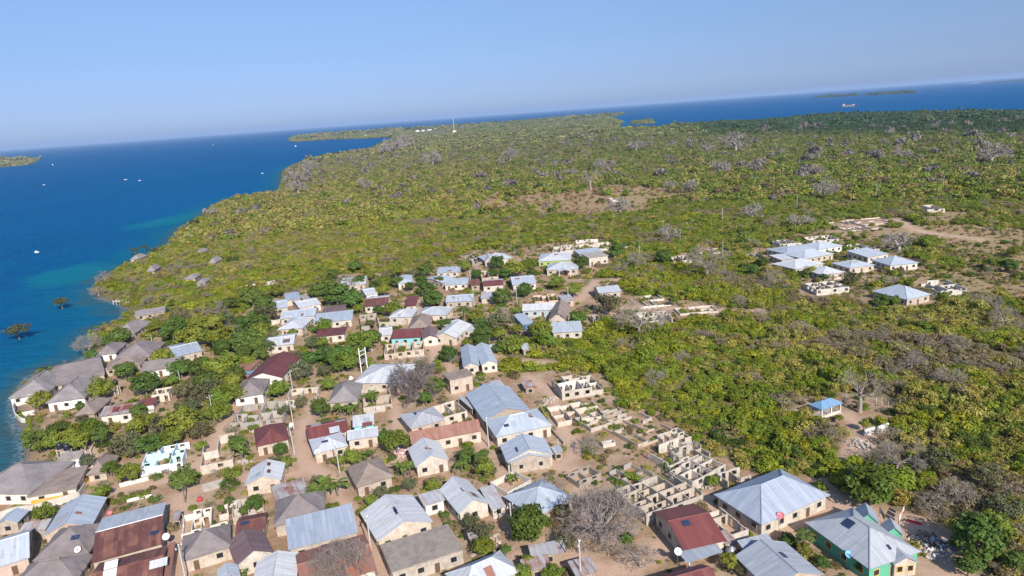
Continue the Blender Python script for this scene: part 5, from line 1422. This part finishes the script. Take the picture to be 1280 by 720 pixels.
def in_rects(X, Y, margin, R_=None):
    m = np.zeros(X.shape, bool)
    for cx, cy, hx, hy, rz in (RECTS if R_ is None else R_):
        dx, dy = X - cx, Y - cy; c, s = math.cos(rz), math.sin(rz)
        m |= (np.abs(dx*c + dy*s) < hx + margin) & (np.abs(-dx*s + dy*c) < hy + margin)
    return m
grove([(180,402), (330,366), (345,400), (340,440), (310,448), (268,432), (236,425), (205,424)], 20, 12, 'MLLMN')
grove([(232,440), (312,448), (318,470), (295,480), (288,505), (262,520), (250,545), (215,560), (150,565), (140,548), (190,512), (214,500), (228,480)], 22, 13, 'LLMNM')
grove([(35,540), (130,520), (135,545), (50,562)], 18, 12, 'LLM')
grove([(370,440), (445,430), (440,462), (375,470)], 19, 10, 'MLN')
T('545,482,12,M 532,497,9,M 560,476,7,L 700,640,12,N 660,700,9,L')
grove([(440,330), (560,335), (560,350), (470,362), (395,372), (400,350)], 17, 8, 'MLN')
grove([(600,330), (675,330), (672,345), (610,342)], 15, 8, 'LM')
grove([(590,395), (652,400), (650,440), (635,450), (600,430)], 17, 10, 'LMN')

PALMS = [(580,392,10,'coconut palm in the middle of the village'), (1005,661,8,'palm beside the corner of the green-walled house'), (603,567,8,'slim palm by the rust roof with windows')]
BANANAS = [(405,617,15,'yellowish banana clump beside the striped roof lane'), (308,562,11,'banana clump above the small white gable'), (507,587,9,'banana clump left of the plain silver gable'), (572,583,8,'banana clump right of the plain silver gable'), (300,720,7,'banana clump under the brown gable'), (460,572,9,'banana clump above the brown-ridged thatch'),
           (465,500,8,'banana row below the wide silver hip roof'), (436,512,8,'banana clump beside the cone-like thatch'), (335,437,7,'banana clump by the silver and brown roof'), (985,690,7,'broad-leaved clump in the garden strip'), (640,598,5,'potted banana in the walled yard'), (425,510,7,'banana clump right of the dark green tree')]
USED = set()
def rel(x, y, rx, ry):
    dx, dy = x - rx, y - ry
    if abs(dx) > abs(dy)*1.1: return 'left of' if dx < 0 else 'right of'
    return 'behind' if dy < 0 else 'in front of'
def unique_label(x, y, size, look, noun):
    R_ = sorted(REFS, key=lambda r: (r[0]-x)**2 + 2.2*(r[1]-y)**2)
    for i in range(12):
        rx, ry, ph = R_[i]
        base = '%s %s %s the %s' % (look, noun, rel(x, y, rx, ry), ph) if not ph.startswith(('the ',)) else ph
        for pre in ('', size + ' '):
            L = pre + base
            if L not in USED and len(L.split()) <= 16: USED.add(L); return L
    return None
def place_centre(x, y, rpx, kf, minh=.9):
    """ground point and crown radius of a tree whose crown is seen at x, y with radius rpx"""
    r = rpx/scale_at(px(x, y)); hc = minh
    for _ in range(3):
        hc = max(minh, kf*r + .9); p = px(x, y, hc); r = rpx/scale_at(p)
    return Vector((p.x, p.y, 0)), r, hc
KEEP_OUT = []
for i, (x, y, rp, kd) in enumerate(TREES):
    p, r, hc = place_centre(x, y, rp, .78)
    size = 'small' if r < 2.4 else ('large' if r > 4.2 else 'medium-sized')
    root = empty('shade_tree', p, random.uniform(0, 6.28))
    tag(root, unique_label(x, y, size, LOOK[kd], 'bush' if r < 1.7 else 'tree'), 'bush' if r < 1.7 else 'tree', 'green village trees')
    v = i % 3
    tr = link('trunk', TRUNK['M' if kd == 'K' else kd][(i*7) % 3], root); tr.scale = (r, r, hc)
    cr = link('crown', CROWN['M' if kd == 'K' else kd][v], root); cr.location = (0, 0, hc); cr.scale = (r*random.uniform(.95, 1.12), r*random.uniform(.95, 1.12), r*random.uniform(.85, 1.1))
    c = TINT[kd]; j = random.uniform(.82, 1.2); w = random.uniform(.85, 1.18)
    cr.color = (c[0]*j*w, c[1]*j, c[2]*j, 1); tr.color = (1, 1, 1, 1)
    KEEP_OUT.append((p.x, p.y, r*.7))
for i, (x, y, rp, lb) in enumerate(PALMS):
    p = px(x, y, 5.2); root = empty('coconut_palm', (p.x, p.y, 0), i*2.1); tag(root, lb, 'palm', 'coconut palms')
    t_, c_ = PALM[i % 2]; link('trunk', t_, root); cr = link('crown', c_, root); cr.color = (*TINT['P'], 1)
    s = rp/scale_at(p)/2.4; root.scale = (max(.75, s),)*3
for i, (x, y, rp, lb) in enumerate(BANANAS):
    p = px(x, y, 1.6); root = empty('banana_plant', (p.x, p.y, 0), i*1.3); tag(root, lb, 'banana plant', 'banana clumps')
    t_, c_ = BANANA[i % 2]; link('stems', t_, root); cr = link('leaves', c_, root); cr.color = (*TINT['B'], 1)
    s = rp/scale_at(p)/1.5; root.scale = (s, s, max(.8, min(1.4, s)))
# leafless grey trees: crown centre, radius in pixels, label, kind
BARES = [(752,643,48,'huge pale leafless baobab beside the grid shell', 'big'), (518,472,31,'broad leafless baobab in the village centre', 'mid'), (425,700,38,'bare grey tree over the orange rust roof', 'big'), (1122,570,24,'slanted bare tree behind the bright green tree', ''), (1076,487,20,'tall baobab standing beside the blue shelter', 'pole'),
 (798,395,26,'dark grey baobab above the white walled shell', ''), (883,327,20,'wide grey bare tree right of the pale shell', ''), (836,289,12,'pale bare tree beside the grey bush pole', ''), (797,323,12,'greyish bare tree behind the lone silver roof', ''), (434,352,11,'bare tree on the silver roof, upper village', ''),
 (940,262,13,'bare grey tree left of the widest foundations', ''), (1000,272,13,'grey bare tree above the outlying shell rows', ''), (1125,298,18,'broad bare tree behind the white-walled hip house', ''), (968,345,13,'grey bare tree left of the wide pale roof', ''), (738,222,10,'lone trunked baobab at the brown clearing edge', 'pole'), (775,255,14,'pale bare crown inside the brown clearing', ''),
 (863,230,10,'pale bare crown beyond the clearing, right one', ''), (838,230,8,'pale bare crown beyond the clearing, left one', ''), (1030,235,15,'rounded bare crown in the right bush', ''), (1022,211,9,'bare crown above the rounded one', ''), (1016,194,8,'topmost bare crown of three in a column', ''), (1240,188,18,'widest bare crown near the right edge', ''), (1128,190,10,'bare crown in the middle of the far bush', ''),
 (795,180,10,'far pale crown nearest the islet', ''), (920,175,15,'far pale crowns before the dark forest', ''), (885,184,9,'far pale crown left of the wide pale one', ''), (900,206,10,'pale crown right of the far centre', ''), (752,202,9,'pale crown above the lone baobab', ''), (761,207,8,'pale crown just right of the lone baobab', ''), (715,213,7,'small pale crown left of the lone baobab', ''),
 (540,196,12,'pale bare crowns on the far left slope', ''), (638,192,12,'pale bare crowns in the far middle', ''), (372,218,14,'grey-pink bare trees on the wooded point', ''), (385,207,11,'bare trees on top of the wooded point', ''), (372,232,12,'grey bare trees at the foot of the point', ''), (490,180,12,'pinkish bare trees at the bay corner', ''), (505,176,10,'pinkish bare trees right of the bay corner', ''),
 (455,228,9,'small pale crown in the olive scrub', ''), (262,263,8,'bare shore tree at the second shallows', ''), (130,345,8,'bare shore trees near the cove, upper', ''), (122,362,8,'bare shore trees near the cove, lower', ''), (110,428,14,'pale leafless tree leaning over the water', ''), (270,386,11,'grey bare tree above the big green trees', ''), (290,412,10,'pale bare crown within the big green trees', ''),
 (120,505,7,'grey bush under the white villa', ''), (775,335,9,'grey bare shrub left of the pale shell', ''), (1255,395,16,'dark bare shrubs on the right slope', ''), (1235,375,14,'grey thorny tree by the brown field', ''), (1115,350,8,'bare bush behind the separate blue house', ''), (818,470,12,'grey crown in the yellow-green scrub', ''), (850,445,9,'small pale crown in the yellow-green scrub', ''), (780,430,10,'grey leaning crown at the scrub top', ''), (1140,450,14,'grey crown in the scrub, right', ''), (1185,470,14,'brown-grey crown in the scrub, far right', ''),
 (690,610,14,'grey thicket left of the huge baobab', ''), (800,690,20,'pale thicket right of the huge baobab', ''), (740,555,14,'thin grey thicket above the huge baobab', ''), (627,392,10,'grey bare crown behind the dark round tree', ''), (1200,610,16,'grey bare shrub in the dark right scrub', ''), (1165,630,14,'grey bare shrub below the slanted tree', '')]
for i, (x, y, rp, lb, kd) in enumerate(BARES):
    tm, cm = {'mid': BAREMID, 'big': BAREBIG, 'pole': BAREPOLE, '': BARE[i % 3] if y > 300 else BAREFAR[i % 3]}[kd]
    Rm = {'mid': 10.0, 'big': 11.0, 'pole': 6.0, '': 5.6}[kd]; Hm = {'mid': 8.6, 'big': 9.0, 'pole': 9.2, '': 5.6}[kd]
    p = px(x, y); 
    for _ in range(3):
        s = rp/scale_at(p)/Rm; p = px(x, y, Hm*s)
    root = empty('baobab' if kd else 'bare_tree', (p.x, p.y, 0), i*1.7); root.scale = (s, s, s*random.uniform(.9, 1.1))
    tag(root, lb, 'bare tree', 'leafless grey trees')
    link('trunk', tm, root); link('crown', cm, root)
# stone and scrap heaps lying about in the yards
rh = random.Random(5)
for rx, ry, ph in [r for r in REFS if r[1] > 385 and r[0] < 960][::3]:
    a, b = rx + rh.uniform(-24, 24), ry + rh.uniform(8, 22); w = px(a, b)
    if in_rects(np.array([w.x]), np.array([w.y]), .8)[0] or signed_land(np.array([w.x]), np.array([w.y]))[0] < 6: continue
    nm = rh.choice(['pale stone heap', 'scattered timber and stones', 'dusty scrap heap', 'heap of coral blocks'])
    lb = '%s %s the %s' % (nm, rel(a, b, rx, ry), ph)
    if len(lb.split()) <= 16: heap((a, b), rh.uniform(1.3, 2.6), rh.randrange(18, 45), lb, rh.choice([['rubblestone', 'cream'], ['timber', 'rubblestone'], ['rubblestone', 'clothwhite', 'rust', 'timber']]), h=rh.uniform(.1, .5))
# mangroves in the water
for i, (x, y, rp, lb) in enumerate([(21,411,13,'lone grey-green mangrove standing in the water'), (76,376,9,'low round mangrove bush off the cove'), (168,312,5,'left mangrove bush in the shallows'), (180,308,4,'upper mangrove bush in the shallows'), (192,312,5,'right mangrove bush in the shallows'), (172,318,5,'lowest mangrove bush in the shallows')]):
    p, r, hc = place_centre(x, y, rp, .6); root = empty('mangrove', (p.x, p.y, -1.6), i); tag(root, lb, 'mangrove', 'mangroves standing in the sea')
    tr = link('trunk', TRUNK['N'][i % 3], root); tr.scale = (r, r, (hc + 1.6)); tr.data = TRUNK['N'][i % 3]
    cr = link('crown', CROWN['N'][i % 3], root); cr.location = (0, 0, hc + 1.4); cr.scale = (r*1.1, r*1.1, r*.7); cr.color = (.125, .13, .06, 1)

# ------------------------------------------------------------------ the scrub
def bush_mesh(name, seed, n, per, cr_, leaf, flat, mat): return crown_mesh(name, seed, n, per, cr_, leaf, flat, mat, zlow=-.35, rag=.45)
pc = bpy.data.collections.new('plant_kinds')
def proto(i, nm, me):
    o = bpy.data.objects.new('%02d_%s' % (i, nm), me); pc.objects.link(o); return o
NEARP = []
for i in range(4): NEARP.append(bush_mesh('bush', 200 + i, 20, 42, .36, .115, .85, 'leafmass'))
NEARP.append(twig_bush_mesh('twiggy_bush', 310, 9, 'barkgrey', 170, .09)); NEARP.append(twig_bush_mesh('twiggy_bush', 311, 9, 'barkgrey', 60, .09))
for i in range(2): NEARP.append(bush_mesh('open_bush', 330 + i, 13, 30, .34, .10, 1.0, 'leafmass'))
MIDP = [bush_mesh('bush_group', 400 + i, 14, 22, .42, .17, .7, 'leafmass') for i in range(4)]
FARP = [bush_mesh('tree_group', 420 + i, 16, 14, .40, .20, .5, 'leafmass') for i in range(3)]
ALLP = NEARP + MIDP + FARP
for i, me in enumerate(ALLP): proto(i, me.name.split('.')[0], me)
def wedge(r0, r1, sp, a=41.5):
    n = int(2*r1*math.sin(math.radians(a))/sp) + 2; m = int(r1/sp) + 2
    gx = (np.arange(n) - n/2)*sp; gy = np.arange(m)*sp
    X, Y = np.meshgrid(gx, gy); X = X.ravel() + rng.uniform(-.48, .48, X.size)*sp; Y = Y.ravel() + rng.uniform(-.48, .48, Y.size)*sp
    r = np.hypot(X, Y); ok = (r >= r0) & (r < r1) & (np.abs(np.degrees(np.arctan2(X, Y))) < a)
    return X[ok], Y[ok]
DARKWOOD = (0.0, 0.0)
def tints(X, Y, kind_noise):
    PX_, PY_, _ = to_px(X, Y, np.full(X.shape, 2.0))
    n = len(X); u = .62*vnoise(X, Y, 8.5, 91) + .38*rng.uniform(0, 1, n); u = (np.argsort(np.argsort(u)) + .5)/n
    f1 = fbm(X, Y, 90, 41); f2 = fbm(X, Y, 28, 57); f3 = fbm(X, Y, 210, 63)
    C = {k: np.array(v) for k, v in TINT.items()}
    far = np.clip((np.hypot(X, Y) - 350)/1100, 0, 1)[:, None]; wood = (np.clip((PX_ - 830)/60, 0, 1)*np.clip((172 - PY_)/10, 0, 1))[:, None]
    # weights of yellow-green, green, dark green, olive, brownish, grey
    W = np.zeros((n, 6)); W[:] = (.9, .9, .4, .9, .4, .05)
    W[:, 0] *= np.clip(3.2*(f1 - .28), .1, 2.5); W[:, 2] *= np.clip(5*(.52 - f2), .1, 2.5); W[:, 4] *= np.clip(6*(f2 - .42), .1, 3); W[:, 5] *= np.clip(7*(f3 - .45), .2, 3)
    rgt = np.clip((PX_ - 560)/200, 0, 1)*np.clip((330 - PY_)/50, 0, 1); W[:, 1] *= 1 + 1.2*rgt; W[:, 0] *= 1 - .45*rgt; W[:, 4] *= 1 + .6*rgt
    pt = np.exp(-(((PX_ - 375)/30)**2 + ((PY_ - 216)/16)**2)) + np.exp(-(((PX_ - 500)/28)**2 + ((PY_ - 178)/6)**2)); W[:, 5] *= 1 + 26*pt
    mg = np.exp(-(((PX_ - 300)/28)**2 + ((PY_ - 247)/6)**2)); W[:, 2] *= 1 + 8*mg; W[:, 1] *= 1 + 5*mg
    left = np.clip((620 - PX_)/250, 0, 1)*np.clip((360 - PY_)/60, 0, 1)        # olive slope along the west shore
    W[:, 3] *= 1 + 2.2*left; W[:, 2] *= 1 - .75*left; W[:, 0] *= 1 + .5*left
    cen = np.exp(-(((PX_ - 790)/140)**2 + ((PY_ - 480)/90)**2)); W[:, 0] *= 1 + 2.0*cen; W[:, 1] *= 1 + 2.2*cen; W[:, 4] *= 1 - .7*cen; W[:, 3] *= 1 - .6*cen
    br = np.exp(-(((PX_ - 1130)/170)**2 + ((PY_ - 420)/55)**2)); W[:, 4] *= 1 + 2.4*br; W[:, 3] *= 1 + 1.8*br; W[:, 5] *= 1 + .6*br; W[:, 0] *= 1 - .3*br
    br2 = np.exp(-(((PX_ - 960)/60)**2 + ((PY_ - 545)/45)**2)); W[:, 4] *= 1 + 4*br2
    rr = np.clip((PX_ - 860)/120, 0, 1)*np.clip((PY_ - 330)/40, 0, 1); W[:, 0] *= 1 - .35*rr; W[:, 4] *= 1 + 2.4*rr; W[:, 5] *= 1 + .5*rr; W[:, 3] *= 1 + .5*rr
    rs = np.clip((PX_ - 1100)/120, 0, 1)*np.clip((PY_ - 500)/60, 0, 1); W[:, 2] *= 1 + 3*rs; W[:, 1] *= 1 + 1*rs
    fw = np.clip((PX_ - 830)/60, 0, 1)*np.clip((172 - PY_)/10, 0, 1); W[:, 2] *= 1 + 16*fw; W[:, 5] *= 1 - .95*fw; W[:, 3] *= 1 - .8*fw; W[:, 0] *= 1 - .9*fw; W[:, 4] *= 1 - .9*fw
    fa = np.clip((230 - PY_)/60, 0, 1)*(1 - fw); W[:, 5] *= 1 + .6*fa; W[:, 1] *= 1 + 1.0*fa; W[:, 2] *= 1 + .9*fa; W[:, 0] *= 1 - .45*fa
    W /= W.sum(1)[:, None]; cw = np.cumsum(W, 1); cls = (u[:, None] > cw).sum(1).clip(0, 5)
    pal = np.stack([C[k] for k in ('YG', 'G', 'DG', 'OL', 'OB', 'GR')])
    col_ = pal[cls]*rng.uniform(.82, 1.16, (n, 1))*np.array([1, 1, 1])*rng.uniform(.93, 1.07, (n, 3))
    grey = col_.mean(1)[:, None]*np.array([1.12, 1.0, .78]); col_ = col_*(1 - .42*far*(1 - wood)) + grey*.42*far*(1 - wood)  # greyer with distance: haze put into the plant colour; forest left out
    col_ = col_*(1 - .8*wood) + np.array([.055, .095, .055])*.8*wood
    return col_, cls
PTS = {k: [] for k in ('co', 'rot', 'scl', 'idx', 'tint')}
NEAR_LIST = []
def scatter(r0, r1, sp, rad, tier):
    X, Y = wedge(r0, r1, sp)
    sd = signed_land(X, Y); ok = sd > {1: 1.2, 2: 1.0, 3: 3.0, 4: 10.0}[tier]
    X, Y, sd = X[ok], Y[ok], sd[ok]
    vil = inside(VILLAGE, X, Y)
    u = rng.uniform(0, 1, len(X)); f = fbm(X, Y, 35, 5)
    drop = vil.copy()
    for c in CLEAR: drop |= inside(c, X, Y) & (u < .9)
    ing = np.zeros(len(X), bool)
    for c in GRASSY: ing |= ragged(c, X, Y)
    drop |= ing & (u < .62)
    QX, QY, _ = to_px(X, Y, np.full(X.shape, 5.0)); drop |= (tier > 2) & (QX > 515) & (QX < 560) & (QY > 161.5) & (QY < 168)
    drop |= (f > (.74 if tier == 1 else .68)) & (u < .45)
    if tier == 1:
        drop |= in_rects(X, Y, 1.2)
        for P, w in PATHS_W: drop |= seg_dist(P, X, Y) < w*.5 + .8
    X, Y, sd, ing = X[~drop], Y[~drop], sd[~drop], ing[~drop]
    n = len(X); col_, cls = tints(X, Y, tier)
    sz = rng.uniform(rad[0], rad[1], n)*np.exp(rng.normal(-.03, .24, n)).clip(.6, 1.8)
    if tier == 1:
        idx = rng.integers(0, 4, n); g = cls == 5; idx[g] = 4 + rng.integers(0, 2, g.sum()); h = (cls == 4) | ((cls == 3) & (rng.uniform(0, 1, n) < .3)); idx[h] = np.where(rng.uniform(0, 1, h.sum()) < .22, 4, 6 + rng.integers(0, 2, h.sum()))
        zs = rng.uniform(.7, 1.0, n)*(.62 + .75*vnoise(X, Y, 13, 71)); zo = .45; sz *= .8 + .45*vnoise(X, Y, 17, 72)
    elif tier == 2: idx = len(NEARP) + rng.integers(0, 4, n); zs = rng.uniform(.75, 1.15, n); zo = .3
    else: idx = len(NEARP) + 4 + rng.integers(0, 3, n); zs = rng.uniform(.55, .9, n)*(1 if tier == 3 else .55); zo = .15
    shore = np.clip(sd/12, .45, 1) if tier < 3 else 1.0
    sz = sz*shore
    g_ = ing & (rng.uniform(0, 1, n) < np.where(fbm(X, Y, 40, 44) > .55, .55, .96)); sz[g_] *= .42; col_[g_] = np.where(fbm(X, Y, 70, 46)[g_, None] > .5, np.array([[.36, .23, .135]]), np.array([[.29, .255, .11]]))*rng.uniform(.7, 1.25, (g_.sum(), 1))
    if tier == 2:
        pc_ = (rng.uniform(0, 1, n) < .010*np.clip(fbm(X, Y, 160, 88)*4 - 1.2, 0.1, 2.5)) & ~ing; sz[pc_] *= rng.uniform(1.2, 1.9, pc_.sum()); zs[pc_] *= 1.25; col_[pc_] = np.array([.25, .215, .19])*rng.uniform(.8, 1.15, (pc_.sum(), 1))
    Z = zo*sz*zs
    return np.stack([X, Y, Z], 1), sz, zs, idx, col_, cls
def add_points(co, sz, zs, idx, tint):
    n = len(co)
    PTS['co'].append(co); PTS['rot'].append(np.stack([rng.normal(0, .12, n), rng.normal(0, .12, n), rng.uniform(0, 6.28, n)], 1))
    PTS['scl'].append(np.stack([sz, sz*rng.uniform(.85, 1.15, n), sz*zs], 1)); PTS['idx'].append(idx); PTS['tint'].append(tint)
co, sz, zs, idx, tint, cls = scatter(85, 560, 2.15, (1.15, 2.0), 1)
# the three hundred that show largest become shrubs of their own
PX_, PY_, dep = to_px(co[:, 0], co[:, 1], co[:, 2])
vis = (PX_ > -10) & (PX_ < 1290) & (PY_ < 735)
big = np.where(vis, FPX*sz/dep, 0); order = np.argsort(-big)[:285]; one = np.zeros(len(co), bool); one[order] = True
print('near bushes', len(co))
OBJP = {}
def own_mesh(i):
    if i not in OBJP:
        me = ALLP[i].copy()
        for q, m_ in enumerate(me.materials):
            if m_.name == 'leafmass': me.materials[q] = MATS['leaf']
        OBJP[i] = me
    return OBJP[i]
CLS = [('yellow-green shrub in the nearest scrub', 'yellow-green shrubs'), ('fresh green shrub in the nearest scrub', 'fresh green shrubs'), ('deep dark green shrub in the nearest scrub', 'dark green shrubs'), ('dull olive shrub in the nearest scrub', 'olive shrubs'), ('brownish half-dry shrub in the nearest scrub', 'brownish shrubs'), ('grey leafless shrub in the nearest scrub', 'grey leafless shrubs')]
for i in order:
    o = link('shrub', own_mesh(int(idx[i]))); o.location = co[i]; o.rotation_euler = (0, 0, float(rng.uniform(0, 6.28))); o.scale = (sz[i], sz[i], sz[i]*zs[i]); o.color = (*tint[i], 1)
    tag(o, CLS[cls[i]][0], 'shrub', CLS[cls[i]][1])
add_points(co[~one], sz[~one], zs[~one], idx[~one], tint[~one])
MASS = [('scrub', None)]
def emit(name, label, cat):
    co = np.concatenate(PTS['co']); n = len(co)
    me = bpy.data.meshes.new(name); me.vertices.add(n); me.vertices.foreach_set('co', co.astype(np.float32).ravel())
    for nm, typ, key, attr_ in (('rot', 'FLOAT_VECTOR', 'rot', 'vector'), ('scl', 'FLOAT_VECTOR', 'scl', 'vector'), ('pick', 'INT', 'idx', 'value')):
        a = me.attributes.new(nm, typ, 'POINT'); v = np.concatenate(PTS[key]); a.data.foreach_set(attr_, (v.astype(np.int32) if typ == 'INT' else v.astype(np.float32)).ravel())
    a = me.attributes.new('tint', 'FLOAT_COLOR', 'POINT'); tt = np.concatenate(PTS['tint']); a.data.foreach_set('color', np.concatenate([tt, np.ones((n, 1))], 1).astype(np.float32).ravel())
    o = link(name, me); tag(o, label, cat, None, 'stuff')
    md = o.modifiers.new('plants', 'NODES'); md.node_group = GN
    for k_ in PTS: PTS[k_].clear()
    print(name, n)
GN = bpy.data.node_groups.new('plants', 'GeometryNodeTree')
GN.interface.new_socket('Geometry', in_out='INPUT', socket_type='NodeSocketGeometry'); GN.interface.new_socket('Geometry', in_out='OUTPUT', socket_type='NodeSocketGeometry')
gi = GN.nodes.new('NodeGroupInput'); go = GN.nodes.new('NodeGroupOutput'); ip = GN.nodes.new('GeometryNodeInstanceOnPoints'); ci = GN.nodes.new('GeometryNodeCollectionInfo')
ci.inputs['Collection'].default_value = pc; ci.inputs['Separate Children'].default_value = True; ci.inputs['Reset Children'].default_value = True
def named(nm, typ):
    a = GN.nodes.new('GeometryNodeInputNamedAttribute'); a.data_type = typ; a.inputs['Name'].default_value = nm; return a.outputs[0]
L_ = GN.links.new
L_(gi.outputs[0], ip.inputs['Points']); L_(ci.outputs[0], ip.inputs['Instance']); ip.inputs['Pick Instance'].default_value = True
L_(named('pick', 'INT'), ip.inputs['Instance Index']); L_(named('scl', 'FLOAT_VECTOR'), ip.inputs['Scale'])
er = GN.nodes.new('FunctionNodeEulerToRotation'); L_(named('rot', 'FLOAT_VECTOR'), er.inputs[0]); L_(er.outputs[0], ip.inputs['Rotation'])
L_(ip.outputs[0], go.inputs[0])
emit('scrub', 'dense green and brown scrub around the village', 'scrub')
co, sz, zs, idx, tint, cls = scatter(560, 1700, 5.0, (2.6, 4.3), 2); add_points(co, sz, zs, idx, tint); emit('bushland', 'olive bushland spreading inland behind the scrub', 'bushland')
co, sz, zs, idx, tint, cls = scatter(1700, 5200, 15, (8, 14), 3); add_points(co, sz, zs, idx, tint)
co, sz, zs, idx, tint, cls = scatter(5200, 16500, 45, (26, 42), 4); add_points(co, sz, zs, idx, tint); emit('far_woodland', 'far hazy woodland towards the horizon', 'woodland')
# weeds and low bushes between the houses
X, Y = wedge(80, 420, 1.6); ok = (inside(VILLAGE, X, Y) | np.any([inside(c, X, Y) for c in CLEAR + GRASSY], axis=0)) & (signed_land(X, Y) > 2)
X, Y = X[ok], Y[ok]
dens = fbm(X, Y, 16, 77); inr = in_rects(X, Y, .5) & ~in_rects(X, Y, -.3, RUINS); edge = in_rects(X, Y, 2.6) & ~inr
RU = [r for r in RECTS]
u = rng.uniform(0, 1, len(X)); keep = (u < np.where(edge, .34, np.clip((dens - .36)*2.8, .09, .7))) & ~inr
PXw, PYw, _ = to_px(X, Y, np.zeros(X.shape)); keep |= (~inr) & (((PXw - 775)/105)**2 + ((PYw - 548)/62)**2 < 1) & (u < .5); keep |= (~inr) & (((PXw - 985)/70)**2 + ((PYw - 690)/35)**2 < 1) & (u < .5)
for P, w in PATHS_W: keep &= seg_dist(P, X, Y) > w*.42
X, Y = X[keep], Y[keep]; n = len(X)
pal = np.array([TINT['G'], TINT['OL'], TINT['M'], TINT['OB'], TINT['L']]); ci_ = rng.integers(0, 5, n)
sz = rng.gamma(2.2, .31, n).clip(.3, 2.1); add_points(np.stack([X, Y, .2*sz], 1), sz, rng.uniform(.5, 1.0, n), np.where(rng.uniform(0, 1, n) < .12, 4, rng.integers(0, 4, n)), pal[ci_]*rng.uniform(.75, 1.15, (n, 1)))
emit('weeds', 'weeds and low bushes between the houses', 'weeds')

# ------------------------------------------------------------------ air
mb = MB(); mb.box(-S - 3000, S + 3000, -2600, S + 3000, -8, 200)
k = NT('haze'); k.t.nodes.remove(k.b)
pv = k.n('VolumePrincipled', Color=(.47, .66, .96), Density=3.8e-5, Anisotropy=0.0)
k.t.links.new(pv.outputs[0], k.out.inputs['Volume'])
tag(mb.build('haze', k.m), None, None, None, 'stuff')
scn.cycles.volume_bounces = 0
